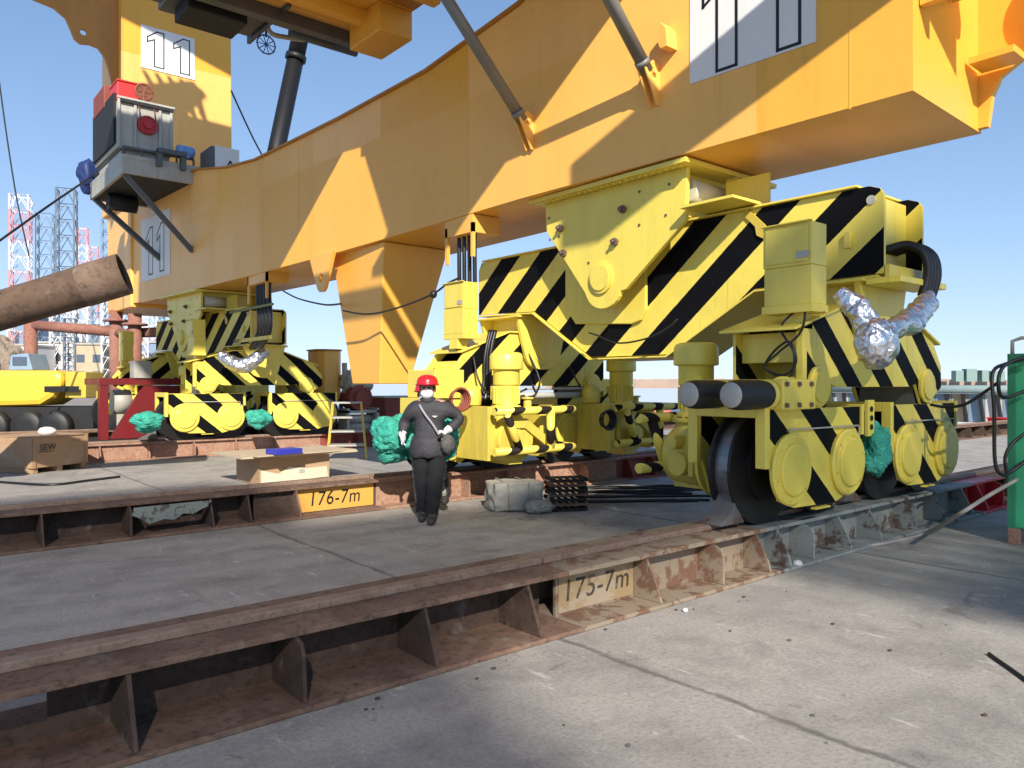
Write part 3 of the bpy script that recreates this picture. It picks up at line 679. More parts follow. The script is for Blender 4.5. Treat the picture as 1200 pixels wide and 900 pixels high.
# ------------------------------------------------------------------ equalizer beams
def make_equalizer(label):
    root = thing('equalizer_beam', label, 'equalizer beam', (0, 0, 0), 0, 'striped equalizer beams between bogies and crane')
    bm_ = MB()
    prof = [(-3.24, 2.70), (-1.85, 2.68), (-.65, 2.0), (.65, 2.0), (1.8, 2.70), (3.14, 2.74), (3.14, 3.45), (3.06, 3.56), (-3.1, 3.56), (-3.2, 3.52), (-3.24, 3.46)]
    for x0, x1 in ((-.45, -.41), (.41, .45)): bm_.prism(prof, 'x', x0, x1)
    bm_.facing(0, 1)
    inner = [(-3.08, 2.74), (-1.83, 2.72), (-.64, 2.04), (.64, 2.04), (1.79, 2.74), (3.05, 2.78), (3.05, 3.52), (-3.08, 3.50)]
    bm_.prism(inner, 'x', -.409, .409)
    for (a, b) in (((-3.2, 2.685), (-1.85, 2.665)), ((-1.86, 2.665), (-.65, 1.985)), ((-.66, 1.985), (.66, 1.985)), ((.65, 1.985), (1.8, 2.685)), ((1.79, 2.685), (3.1, 2.725))):
        dy, dz = b[0] - a[0], b[1] - a[1]; l = math.hypot(dy, dz); n_ = (dz / l * .022, -dy / l * .022)
        bm_.prism([a, b, (b[0] + n_[0], b[1] + n_[1]), (a[0] + n_[0], a[1] + n_[1])], 'x', -.50, .50)
    bm_.box(-.50, .50, -3.0, 3.0, 3.561, 3.585)
    bm_.build('box_beam', [M['yellow'], M['eq']], root, bevel=.005)
    MB().prism([(-.34, 3.54), (-.34, 2.56), (-.26, 2.44), (-.1, 2.40), (.9, 2.46), (1.1, 2.7), (1.1, 3.54)], 'x', -.50, -.452).build('doubler_plate', [M['yellow']], root, bevel=.012)
    for y in (-3.12,):
        for x in (-.452, .452):
            MB().cyl((x - .012, y, 3.42), (x + .012, y, 3.42), .045, n=16).build('pin_boss', [M['pinwhite']], root)
    # saddle
    for x0, x1 in ((-.80, -.74), (.62, .68)):
        pr = [(-1.18, 3.50), (-1.20, 4.10), (1.18, 4.10), (1.15, 3.72), (.42, 2.82)] + [(.42 - .30 + .30 * math.cos(R(a)) - .02, 2.86 + .24 * math.sin(R(a)) - .03) for a in range(-20, -171, -15)]
        pr += [(-.28, 2.80)]
        sp = MB().prism(pr, 'x', x0, x1).build('saddle_plate', [M['yellow']], root, bevel=.006)
        sx = x0 if x0 < 0 else x1; sd = -1 if x0 < 0 else 1
        bt = MB()
        for (y, z) in ((.86, 3.72), (.80, 3.38), (-.25, 3.78), (-.12, 3.40)):
            bt.cyl((sx, y, z), (sx + sd * .05, y, z), .05, n=6); bt.cyl((sx + sd * .05, y, z), (sx + sd * .09, y, z), .024, n=10)
        for (y, z) in ((1.1, 3.9), (1.08, 3.6), (.9, 3.62), (-.5, 3.95), (-.95, 3.95), (-.5, 3.55), (-.9, 3.6), (.35, 3.2)):
            bt.cyl((sx, y, z), (sx + sd * .008, y, z), .018, n=8)
        bt.build('bolt', [M['bolt']], sp)
        MB().revolve([(.2, 0), (.2, .03), (.16, .035), (.16, .05), (.05, .052)], (sx, .12, 2.98), (sd, 0, 0), 28, smooth=False).build('pivot_cap', [M['yellow']], sp)
    fl = MB().box(-.98, .86, -1.32, 1.32, 4.101, 4.155)
    for y in [-1.2 + .1 * k for k in range(25)]: fl.cyl((-.92, y, 4.075), (-.92, y, 4.1), .018, n=6)
    fl.build('saddle_flange', [M['yellow']], root, bevel=.004)
    st = MB()
    for y in (-1.0, -.3, .5, 1.0): st.box(-.738, .618, y - .015, y + .015, 3.60, 4.10)
    st.box(-.95, .8, -1.9, -1.21, 3.60, 3.63); st.box(-.2, -.16, -1.86, -1.3, 3.63, 4.0)
    st.build('saddle_web', [M['yellow']], root)
    MB().cyl((-.70, -1.12, 3.86), (-.05, -1.12, 3.86), .135, n=28).build('bearing_tube', [M['pinwhite']], root)
    MB().prism([(-1.36, 3.66), (-1.36, 4.08), (-1.20, 4.09), (-1.20, 3.66)], 'x', -.05, -.02).build('bearing_plate', [M['yellow']], root)
    # clevis over each rocker
    for s_ in (-1, 1):
        cy = 2.57 * s_
        cl = MB()
        pr = [(-.52, 2.66), (-.34, 2.02)] + [(.30 * math.cos(R(a)) * 1.1, 2.03 + .17 * math.sin(R(a))) for a in range(200, 341, 14)] + [(.34, 2.02), (.52, 2.66)]
        for y0, y1 in ((cy - .47, cy - .405), (cy + .405, cy + .47)): cl.prism(pr, 'y', y0, y1)
        cl.box(-.30, .30, cy - .40, cy + .40, 2.44, 2.66)
        cl.box(-.56, .56, cy - .52, cy + .52, 2.635, 2.664)
        cl.build('clevis', [M['yellow']], root, bevel=.006)
        for sy in (-1, 1):
            MB().revolve([(.19, 0), (.19, .02), (.13, .025), (.13, .04), (.02, .042)], (0, cy + sy * .471, 2.12), (0, sy, 0), 28, smooth=False).build('pivot_cap', [M['yellow']], root)
    # lifting eyes and brackets on the near side
    MB().prism([(-2.02, 3.30), (-1.98, 3.36), (-1.82, 3.52), (-1.75, 3.58), (-1.72, 3.50), (-1.86, 3.36), (-1.88, 3.26), (-1.95, 3.22)], 'x', -.475, -.452).build('lifting_eye', [M['ochre']], root)
    MB().box(-.50, -.452, -2.93, -2.87, 2.98, 3.14).build('lug', [M['yellow']], root, bevel=.004)
    return root
eq = make_equalizer('large striped beam spanning the nearest and the middle bogie')
eq2 = copy_tree(eq)
eq.location = (7.85, 6.57, 0)
eq2.location = (6.90, 20.64, 0); eq2.rotation_euler.z = .055; eq2.scale = (1, 1, .957)
eq2['label'] = 'striped beam on the far bogies below the winch platform'
# hoses: near end bends, middle and left hanging bundles
h = MB()
for k in range(4):
    x = .02 + k * .075
    h.tube([(x - .1, -3.08, 2.98), (x - .02, -3.26, 3.02), (x + .02, -3.40, 2.92), (x + .02, -3.44, 2.72), (x - .02, -3.40, 2.5)], .042, 10, sub=6)
h.build('hose', [M['hose']], eq)
MB().box(-.50, .55, -3.42, -3.09, 2.60, 2.66).box(-.46, .5, -3.30, -3.25, 2.66, 2.78).build('end_shelf', [M['yellow']], eq, bevel=.006)

def foil_duct(pts, rs, label, ball=None):
    mb = MB(); P_ = [Vector(p) for p in pts]
    n = 60; ring = 22; prev = None; up = None; rings = []
    for i in range(n + 1):
        t = i / n * (len(P_) - 1); k = min(int(t), len(P_) - 2); f = t - k
        f2 = f * f * (3 - 2 * f)
        p = P_[k].lerp(P_[k + 1], f); r = rs[k] * (1 - f2) + rs[k + 1] * f2
        d = (P_[min(k + 1, len(P_) - 1)] - P_[k]).normalized()
        if up is None: up = d.orthogonal().normalized()
        up = (up - d * up.dot(d)).normalized(); b = d.cross(up)
        rr = []
        for j in range(ring):
            a = j / ring * 2 * math.pi
            q = p + r * (math.cos(a) * up + math.sin(a) * b)
            k2 = 1 + .24 * noise.noise(q * 9) + .16 * noise.noise(q * 23)
            rr.append(mb.bm.verts.new(p + (q - p) * k2))
        rings.append(rr)
    for i in range(n):
        for j in range(ring):
            mb.bm.faces.new((rings[i][j], rings[i][(j + 1) % ring], rings[i + 1][(j + 1) % ring], rings[i + 1][j])).smooth = True
    mb.bm.faces.new(rings[0][::-1]); mb.bm.faces.new(rings[-1])
    if ball: mb.blob(ball[0], (ball[1], ball[1] * .8, ball[1] * 1.05), 0, .16, 2.2, 4, 3, smooth=True)
    return single('foil_wrapped_duct', mb, [M['foil']], label, 'foil duct', 'foil wrapped ducts on the bogies')
def row(seq): return [eye(*s_) for s_ in seq]
foil_duct(row([(982, 342, 6.55), (1003, 360, 6.5), (1018, 385, 6.42), (1024, 410, 6.4), (1032, 395, 6.4), (1046, 384, 6.5), (1066, 378, 6.7), (1083, 358, 6.95), (1090, 346, 7.1)]),
          [.06, .10, .11, .12, .10, .085, .11, .10, .05], 'crumpled silver foil wrapped duct hanging on the nearest bogie', (eye(1027, 403, 6.36), .185))
foil_duct(row([(258, 416, 17.1), (270, 424, 17.05), (283, 430, 17.0), (296, 424, 17.05), (312, 411, 17.2)]), [.11, .15, .16, .16, .11], 'silver foil wrapped duct sagging on the far bogie')

# ------------------------------------------------------------------ gantry crane
CR = Vector((7.2, 13.6, 0))
crane = thing('gantry_crane', 'huge orange gantry crane frame marked 11 resting on the striped bogies', 'gantry crane', CR)
def cpart(name, mb, mats, parent=None, bevel=0):
    return mb.build(name, mats, parent or crane, None, bevel, world=CR)
def Xf(y): return 7.0 - .055 * (y - 2.9)
SW = 1.75
def loft(stations, mat=0):
    """stations: (y, zbottom, ztop) along the skewed sill"""
    mb = MB(); rings = []
    for (y, zb, zt) in stations:
        xf = Xf(y)
        rings.append([mb.bm.verts.new(v) for v in ((xf, y, zb), (xf, y, zt), (xf + SW, y + .05, zt), (xf + SW, y + .05, zb))])
    for a, b in zip(rings, rings[1:]):
        for i in range(4): mb.bm.faces.new((a[i], a[(i + 1) % 4], b[(i + 1) % 4], b[i]))
    mb.bm.faces.new(rings[0]); mb.bm.faces.new(rings[-1][::-1])
    return mb
ST_ = [(2.9, 4.22, 8.4), (5.3, 4.185, 7.6), (7.9, 4.158, 6.78), (10.0, 4.10, 6.50), (12.6, 4.04, 6.43), (16.1, 4.0, 6.43), (17.6, 3.995, 6.58), (19.4, 3.99, 6.9), (23.4, 3.97, 7.0), (24.9, 4.05, 7.0)]
cpart('sill_beam', loft(ST_), [M['orange']])
tf = MB(); tl = [(y, zt) for (y, zb, zt) in ST_]
for (a, b) in zip(tl, tl[1:]):
    tf.hexa([(Xf(a[0]) - .06, a[0], a[1] + .004), (Xf(a[0]) + SW + .06, a[0], a[1] + .004), (Xf(b[0]) + SW + .06, b[0], b[1] + .004), (Xf(b[0]) - .06, b[0], b[1] + .004)],
            [(Xf(a[0]) - .06, a[0], a[1] + .04), (Xf(a[0]) + SW + .06, a[0], a[1] + .04), (Xf(b[0]) + SW + .06, b[0], b[1] + .04), (Xf(b[0]) - .06, b[0], b[1] + .04)])
cpart('top_flange', tf, [M['orange_dark']])
ws = MB()
for y in (3.45, 9.0, 14.2):
    ws.box(Xf(y) - .004, Xf(y) + .02, y - .008, y + .008, 4.2, 6.4)
cpart('weld_seam', ws, [M['orange']])
# number boards
def digit_one(mb, o, u, v, w_, h_, th=.022, n=None, off=.012):
    pts = [(.42, 0), (1, 0), (1, 1), (.60, 1), (0, .80), (0, .66), (.42, .76)]
    P_ = [Vector(o) + Vector(u) * (a * w_) + Vector(v) * (b * h_) for a, b in pts]
    nn = Vector(n)
    for a, b in zip(P_, P_[1:] + P_[:1]):
        d = (b - a).normalized(); sd = d.cross(nn) * th / 2; a2, b2 = a - d * th / 2, b + d * th / 2
        mb.hexa([a2 - sd, a2 + sd, b2 + sd, b2 - sd], [a2 - sd + nn * off, a2 + sd + nn * off, b2 + sd + nn * off, b2 - sd + nn * off])
dirY = Vector((.055, -1, 0)).normalized(); nX = Vector((-1, -.055, 0)).normalized()
def board(y0, y1, z0, z1, ys, zb, dh, dw, th):
    mb = MB(); a = Vector((Xf(y0), y0, 0)); b = Vector((Xf(y1), y1, 0))
    mb.hexa([a + Vector((0, 0, z0)) + nX * .003, b + Vector((0, 0, z0)) + nX * .003, b + Vector((0, 0, z0)) + nX * .012, a + Vector((0, 0, z0)) + nX * .012],
            [a + Vector((0, 0, z1)) + nX * .003, b + Vector((0, 0, z1)) + nX * .003, b + Vector((0, 0, z1)) + nX * .012, a + Vector((0, 0, z1)) + nX * .012])
    bo = cpart('number_board', mb, [M['white']])
    dg = MB()
    for y in ys: digit_one(dg, Vector((Xf(y), y, zb)) + nX * .012, dirY, Vector((0, 0, 1)), dw, dh, th, nX, .004)
    dg.build('digits', [M['black']], bo, world=CR)
board(5.19, 3.77, 4.93, 6.35, (5.02, 4.33), 4.97, 1.12, .40, .032)
board(23.6, 21.3, 4.55, 6.3, (23.2, 22.3), 4.7, 1.3, .55, .04)
# leg at the far end, with its own number
lg = MB()
lo = [(5.63, 25.0, 7.0), (8.95, 25.0, 7.0), (8.95, 27.5, 7.0), (5.63, 27.5, 7.0)]
hi = [(5.63, 25.0, 20), (8.85, 25.0, 20), (8.85, 27.5, 20), (5.63, 27.5, 20)]
lg.hexa(lo, hi); lg.hexa([(5.75, 24.4, 3.9), (8.6, 24.4, 3.9), (8.6, 27.3, 3.9), (5.75, 27.3, 3.9)], [(5.75, 24.4, 6.995), (8.6, 24.4, 6.995), (8.6, 27.3, 6.995), (5.75, 27.3, 6.995)])
leg = cpart('leg', lg, [M['orange']], bevel=.03)
mb = MB().box(6.18, 7.75, 24.975, 24.997, 11.25, 12.55); bo = mb.build('number_board', [M['white']], leg, world=CR)
dg = MB()
for x in (6.36, 7.12): digit_one(dg, (x, 24.975, 11.36), (1, 0, 0), (0, 0, 1), .47, 1.08, .035, (0, -1, 0), .004)
dg.build('digits', [M['black']], leg, world=CR)
bk = MB()
br = [eye(px, py, 21.5) for px, py in [(28, -4), (62, 10), (76, 22), (82, 36), (86, 46), (93, 52), (104, 53), (114, 57), (122, 68), (127, 84), (131, 100), (142, 100), (142, -40), (30, -40)]]
pts2 = [(p.x, p.z) for p in br]
# plate in the plane y = 25.05: scale the outline so that it meets the leg corner
def onY(px, py, Y):
    r = (px - 600) / 895; d = Y / (ST - CT * r); l = r * d
    return (CT * d + ST * l, 1.64 - (py - 450) / 895 * d)
def onX(px, py, X):
    r = (px - 600) / 895; d = X / (CT + ST * r); l = r * d
    return (ST * d - CT * l, 1.64 - (py - 450) / 895 * d)
out_ = [onY(px, py, 25.4) for px, py in [(28, -4), (62, 10), (76, 22), (82, 36), (86, 46), (93, 52), (104, 53), (114, 57), (122, 68), (127, 84), (132, 106), (144, 106), (144, -60), (30, -60)]]
bk.prism(keyhole(out_, onY(97, 39, 25.4), .09), 'y', 25.3, 25.42)
cpart('eye_bracket', bk, [M['orange_dark']], leg)  # darker orange than the leg: platform shade put into the bracket colour
# support foot in the middle
ft = MB()
ft.hexa([(6.75, 11.7, 1.64), (7.36, 11.7, 1.64), (7.36, 12.7, 1.64), (6.75, 12.7, 1.64)], [(6.62, 11.35, 4.06), (7.95, 11.35, 4.06), (7.95, 13.25, 4.06), (6.62, 13.25, 4.06)])
cpart('support_foot', ft, [M['orange']], bevel=.02)
pe = MB()
for y in (13.2,): pe.prism(keyhole([(y - .5, 4.05), (y + .5, 4.05), (y + .16, 3.42), (y + .08, 3.36), (y - .08, 3.36), (y - .16, 3.42)], (y, 3.62), .08), 'x', 6.37, 6.43)
cpart('pad_eye', pe, [M['orange']])
# diagonal struts carrying the side platform
for (f0, f1) in (((6.74, 7.69, 4.98), (5.0, 7.69, 6.72)), ((6.86, 5.66, 5.02), (5.0, 5.66, 6.88))):
    d = (Vector(f1) - Vector(f0)).normalized(); f2 = Vector(f0) + d * 2.9
    s_ = MB().cyl(Vector(f0) + d * .22, f2, .075, n=20); s_.cyl(Vector(f0) + d * .30, Vector(f0) + d * .36, .088, n=20)
    so_ = cpart('platform_strut', s_, [M['strut']])
    b_ = MB(); y = f0[1]
    for yy in (y - .06, y + .04): b_.prism([(f0[0] + .14, f0[2] - .22), (f0[0] + .14, f0[2] + .20), (f0[0] - .12, f0[2] + .28), (f0[0] - .26, f0[2] + .16), (f0[0] - .05, f0[2] - .22)], 'y', yy, yy + .02)
    b_.cyl((f0[0] - .12, y - .10, f0[2] + .14), (f0[0] - .12, y + .10, f0[2] + .14), .03, n=12)
    b_.build('strut_bracket', [M['orange']], so_, world=CR, bevel=.004)
cpart('side_lug', MB().prism([(5.43 - .07, 5.36), (5.43 + .02, 5.36), (5.43 + .07, 5.46), (5.43 + .03, 5.66), (5.43 - .05, 5.56)], 'x', 6.68, 6.87), [M['orange']])
# side platform with machinery above the frame
pf = MB()
pf.box(3.4, 4.84, 11.8, 12.75, 7.5, 8.1, 1); pf.box(4.9, 6.05, 11.7, 12.2, 7.56, 8.3, 0)
pf.box(3.2, 6.5, 10.2, 11.69, 7.5, 7.66, 2); pf.box(5.1, 6.5, 9.3, 10.19, 7.5, 7.66, 0); pf.box(5.0, 6.86, 4.36, 9.29, 7.5, 7.66, 0); pf.box(3.4, 4.99, 4.36, 6.3, 7.5, 7.66, 0); pf.prism([(3.76, 6.31), (4.99, 6.31), (4.99, 9.25)], 'z', 7.5, 7.66)
pf.box(6.1, 6.5, 10.2, 11.9, 7.66, 8.6, 0); pf.box(3.4, 6.1, 10.4, 11.6, 7.67, 9.6, 0); pf.box(5.2, 6.6, 4.6, 9.0, 7.67, 8.1, 0)
pf.box(3.0, 3.3, 4.4, 12.2, 7.36, 7.499, 1); pf.box(4.86, 4.92, 11.2, 12.9, 7.44, 7.6, 1)
plat = cpart('side_platform', pf, [M['orange_dark'], M['greydark'], M['orange']], bevel=.01)
for y in (11.55, 10.75, 9.5):
    MB().box(3.31 if y > 10.3 else 5.12, 6.46, y - .09, y + .09, 7.30, 7.499).build('floor_beam', [M['greydark'] if y > 11 else M['orange']], plat, world=CR, bevel=.006)
MB().cyl((5.2, 11.9, 7.40), (6.4, 11.9, 7.40), .09, n=12).build('floor_pipe', [M['greydark']], plat, world=CR)
MB().box(5.9, 6.5, 10.25, 11.2, 7.05, 7.499).build('side_gusset', [M['orange']], plat, world=CR, bevel=.02)
MB().box(3.6, 4.5, 11.9, 12.6, 7.30, 7.499).build('under_box', [M['black_steel']], plat, world=CR, bevel=.02)
pt = MB().cyl((3.5, 12.77, 7.62), (4.7, 12.77, 7.62), .05, n=10).cyl((3.7, 12.8, 7.8), (4.8, 12.8, 7.7), .035, n=10).box(3.9, 4.3, 12.76, 12.95, 7.62, 7.9).box(4.45, 4.7, 12.76, 12.9, 7.55, 7.85)
pt.tube([(4.86, 12.1, 7.6), (5.0, 12.2, 7.42), (5.3, 12.25, 7.45), (5.6, 12.25, 7.5)], .04, 8, sub=5)
pt.build('pipework', [M['grey']], plat, world=CR)
mbk = MB()
for k in range(10):
    a = k / 10 * 2 * math.pi; mbk.cyl((5.02 + .16 * math.cos(a), 12.45, 7.32 + .16 * math.sin(a)), (5.02 + .16 * math.cos(a + .63), 12.45, 7.32 + .16 * math.sin(a + .63)), .012, n=6)
    mbk.cyl((5.02, 12.45, 7.32), (5.02 + .16 * math.cos(a), 12.45, 7.32 + .16 * math.sin(a)), .008, n=5)
mbk.cyl((5.02, 12.45, 7.45), (5.02, 12.45, 7.6), .02, n=6)
mbk.build('cage_lamp', [M['blue']], plat, world=CR)
# unseen sloping slab added on the right to cast shade across the board
stp = MB()
a = Vector((6.85, 1.25, 6.75)); d = Vector((-1, 0, .5))
for off in (0, .9): 
    p = a + Vector((0, 0, -.35 + 0)) ; q = p + d * 3.2
stp.hexa([(6.85, .9, 6.1), (6.85, 1.6, 6.1), (3.6, 1.6, 7.7), (3.6, .9, 7.7)], [(6.85, .9, 6.75), (6.85, 1.6, 6.75), (3.6, 1.6, 8.35), (3.6, .9, 8.35)])
cpart('sloping_shade_slab', stp, [M['orange_dark']])
# right end: pad eyes, curved back bracket
en = MB()
xb = Xf(2.9) + SW
pr = [(2.95, 4.25), (2.95, 8.2), (.9, 8.2), (.9, 5.6), (1.6, 5.25), (2.2, 4.98), (2.55, 4.84), (2.74, 4.72), (2.82, 4.55), (2.86, 4.25)]
en.prism(pr, 'x', xb - .10, xb - .02)
cpart('end_bracket', en, [M['orange']])
en = MB()
en.prism([(7.75, 5.35), (7.72, 5.75), (7.86, 5.75), (7.95, 5.45), (7.93, 5.3), (7.85, 5.25)], 'y', 2.55, 2.895)
en.box(7.12, 7.20, 2.60, 2.895, 5.0, 8.0)
en.hexa([(7.0, 2.55, 5.35), (7.9, 2.55, 7.7), (7.9, 2.895, 7.7), (7.0, 2.895, 5.35)], [(7.0, 2.55, 5.42), (7.9, 2.55, 7.77), (7.9, 2.895, 7.77), (7.0, 2.895, 5.42)])
en.box(8.25, 8.60, 2.5, 2.895, 4.78, 4.85)
cpart('end_lug', en, [M['orange']], bevel=.006)
en = MB().cyl((8.72, 1.55, 5.75), (8.2, 1.55, 5.75), .42, .42, n=30)
cpart('end_roller', en, [M['redoxide']], bevel=.01)
# hanging hose brackets below the sill
for (yy, xx, sc) in ((9.35, 6.72, 1.0), (16.3, 6.35, 1.5)):
    bx = MB(); bx.box(xx - .05, xx + .45, yy - .45 * sc, yy + .25 * sc, 3.98 - .12 * sc, 4.12)
    bx.box(xx - .05, xx, yy + .25 * sc - .06, yy + .25 * sc, 3.55 - .1 * sc, 4.0); bx.box(xx - .05, xx, yy - .45 * sc, yy - .45 * sc + .05, 3.6 - .1 * sc, 4.0)
    bo = cpart('hose_bracket', bx, [M['orange']])
    hz_ = MB()
    for k in range(4):
        y = yy - .30 * sc + k * .13 * sc
        if sc > 1: hz_.tube([(xx + .1, y, 3.9), (xx + .1, y, 3.5), (xx + .1, y - .06, 3.1), (xx + .12, y + .05, 2.75), (xx + .15, y + .55, 2.45)], .055, 10, sub=6)
        else: hz_.tube([(xx + .1, y, 3.9), (xx + .1, y, 3.5), (xx + .12, y + .02, 3.05)], .032, 10, sub=5)
    hz_.build('hose', [M['hose']], bo, world=CR)
    if sc > 1: MB().box(xx - .02, xx + .02, yy - .9, yy + 1.6, 3.28, 3.33).box(xx - .02, xx + .02, yy - .8, yy + 1.3, 2.58, 2.66).build('hose_rail', [M['olive']], bo, world=CR)
# added unseen slabs and slats towards the sun, shaped for their shade
def shade_slab(poly, t, th, name):
    mb = MB(); o = SUN * t
    n = len(poly)
    mb.prism(poly, 'z', 0, th)
    for v in mb.bm.verts: v.co += o
    return cpart(name, mb, [M['orange_dark']])
gr = MB(); o = SUN * 62
edge = [(-9, 1.2), (-1, 1.7), (3, 2.5), (4.2, 2.9), (4.4, 7.6), (8.2, 7.6), (8.4, 3.9), (12.3, 4.4), (13.5, 4.4)]
def edge_x(y):
    for (a, b) in zip(edge, edge[1:]):
        if a[0] <= y <= b[0]: return a[1] + (b[1] - a[1]) * (y - a[0]) / (b[0] - a[0])
for k in range(44):
    y = -9 + k * .5; gr.prism([(-12, y), (edge_x(y), y), (edge_x(y + .385), y + .385), (-12, y + .385)], 'z', 0, .01)
for x in (-11, -6, -1): gr.box(x, x + .4, -9, 13, .011, .5)
for v in gr.bm.verts: v.co += o
cpart('deck_shade_slats', gr, [M['orange_dark']])  # unseen slats added to shade the near deck, gapped to leak some sun
gr = MB(); o = SUN * 60
for k in range(18):
    x0 = 5.9 + k * .5 + .001; q0 = [(x0, 1.0), (x0 + .20, 1.0), (x0 + .56, 6.9), (x0 + .36, 6.9)]
    gr.prism(q0, 'z', 0, .25)
for y in (1.0, 6.6): gr.box(5.8, 15, y, y + .3, .26, .9)
for v in gr.bm.verts: v.co += o
cpart('bogie_shade_bars', gr, [M['orange_dark']])  # unseen bars added to half shade the nearest bogie

shade_slab([(6.6, 20.9), (13.8, 20.45), (13.8, 30), (9.5, 30), (6.6, 25.5)], 25, .8, 'beam_shade_slab')  # unseen slab added to shade the far part of the beam
lt = MB(); o = SUN * 12.0
def leg_shade(pts):
    mb = lt; P_ = [Vector((x, 25 - .0, z)) + o for x, z in pts]
    mb.hexa([p for p in P_], [p + Vector((0, -.25, 0)) for p in P_])
leg_shade([(4.6, 8.0), (9.6, 8.0), (9.6, 10.0), (4.6, 10.25)]); leg_shade([(4.6, 10.25), (7.3, 10.16), (8.0, 11.0), (7.6, 11.2)])
leg_shade([(4.6, 13.0), (6.9, 12.4), (9.6, 13.6), (4.6, 14.2)]); leg_shade([(6.9, 12.4), (9.6, 11.6), (9.6, 13.6), (8.0, 13.3)])
for k in range(5): leg_shade([(6.7 + .3 * k, 10.2), (6.82 + .3 * k, 10.2), (6.3 + .36 * k, 11.2), (6.18 + .36 * k, 11.2)])
leg_shade([(.5, 10.3), (5.5, 10.3), (5.5, 14.5), (.5, 14.5)])
cpart('leg_shade_panels', lt, [M['orange_dark']])  # unseen panels and bars added to throw shade on the leg

# ------------------------------------------------------------------ winch platform
wp = Vector((5.2, 21.4, 6.7))
wpl = thing('winch_platform', 'grey cantilever platform on two struts at the left end of the orange beam', 'platform', wp)
def wpart(name, mb, mats, parent=None, bevel=0): return mb.build(name, mats, parent or wpl, None, bevel, world=wp)
p = MB().box(4.46, 6.25, 19.7, 23.2, 6.98, 7.08); p.box(4.46, 6.25, 19.7, 19.78, 6.62, 6.98); p.box(4.46, 4.54, 19.78, 23.2, 6.62, 6.98); p.box(4.46, 6.0, 23.12, 23.2, 6.62, 6.98)
wpart('floor_frame', p, [M['grey']], bevel=.01)
p = MB().box(4.55, 6.2, 19.79, 23.1, 6.66, 6.74); 
for k in range(4): p.box(4.56, 6.0, 20.2 + k * .8, 20.3 + k * .8, 6.74, 6.97)
p.cyl((4.7, 22.3, 6.45), (5.4, 22.3, 6.45), .22, n=16)
wpart('under_frame', p, [M['black_steel']])
for a, b in (((4.5, 23.0, 6.66), (5.95, 22.1, 5.05)), ((4.55, 19.85, 6.62), (6.08, 19.75, 4.95))):
    q = wpart('platform_strut', MB().cyl(a, b, .085, n=4), [M['greydark']])
rl = MB()
rl.tube([(4.5, 19.75, 7.1), (4.5, 19.75, 7.25), (6.1, 19.75, 7.25)], .035, 6); rl.tube([(4.5, 19.75, 7.25), (4.5, 23.1, 7.25)], .035, 6)
rl.box(5.2, 5.32, 19.55, 19.72, 6.9, 7.3); rl.box(5.75, 5.87, 19.55, 19.72, 6.9, 7.3); rl.box(5.2, 5.87, 19.5, 19.6, 7.22, 7.32)
for k in range(5): rl.cyl((4.5 + .4 * k, 19.75, 7.08), (4.5 + .4 * k, 19.75, 7.25), .025, n=6)
wpart('edge_rail', rl, [M['greydark']])
wc = thing('winch_cabinet', 'grey winch cabinet with a red disc on its face standing on the platform', 'winch', (5.0, 21.0, 7.08))
wq = Vector((5.0, 21.0, 7.08))
c = MB().box(4.42, 5.68, 19.95, 22.4, 7.30, 8.42); c.box(4.5, 5.6, 20.0, 22.3, 7.081, 7.30)
c.build('housing', [M['grey']], wc, world=wq, bevel=.02)
c = MB()
for x in (4.44, 4.80, 5.36, 5.62): c.box(x - .03, x + .03, 19.90, 19.949, 7.30, 8.44)
c.box(4.40, 5.70, 19.88, 19.948, 8.44, 8.49); c.box(4.40, 5.7, 19.9, 19.948, 7.26, 7.31)
c.build('rib', [M['grey']], wc, world=wq, bevel=.006)
c = MB().box(4.46, 5.66, 19.87, 19.94, 8.36, 8.43); c.box(4.36, 4.419, 20.1, 22.35, 7.4, 8.6)
c.build('shade_panel', [M['black_steel']], wc, world=wq)
c = MB().cyl((5.07, 19.945, 7.92), (5.07, 19.86, 7.92), .23, .22, 32); c.cyl((5.07, 19.86, 7.92), (5.07, 19.80, 7.92), .10, n=20)
for k in range(10):
    a = k / 10 * 2 * math.pi; c.cyl((5.07 + .18 * math.cos(a), 19.86, 7.92 + .18 * math.sin(a)), (5.07 + .18 * math.cos(a), 19.84, 7.92 + .18 * math.sin(a)), .02, n=6)
c.build('disc', [M['red']], wc, world=wq)
c = MB().box(4.42, 4.86, 19.96, 20.7, 8.44, 8.86); c.box(4.40, 4.88, 19.93, 20.75, 8.861, 8.90)
c.build('red_cover', [M['red_bright']], wc, world=wq, bevel=.01)
c = MB().box(4.34, 4.6, 21.0, 22.2, 8.5, 9.05); c.build('rear_cover', [M['redoxide']], wc, world=wq, bevel=.02)
c = MB(); c.tube([(5.0 + .19 * math.cos(k / 24 * 2 * math.pi), 19.95, 8.72 + .19 * math.sin(k / 24 * 2 * math.pi)) for k in range(25)], .03, 8)
for k in range(6):
    a = k / 6 * 2 * math.pi; c.cyl((5.0, 19.95, 8.72), (5.0 + .18 * math.cos(a), 19.95, 8.72 + .18 * math.sin(a)), .022, n=6)
c.cyl((5.0, 19.95, 8.50), (5.0, 19.95, 8.74), .03, n=8); c.cyl((5.18, 19.93, 8.7), (5.25, 19.86, 8.0), .012, n=6); c.cyl((4.84, 19.93, 8.7), (4.9, 19.86, 8.0), .012, n=6)
c.build('handwheel', [M['redoxide']], wc, world=wq)
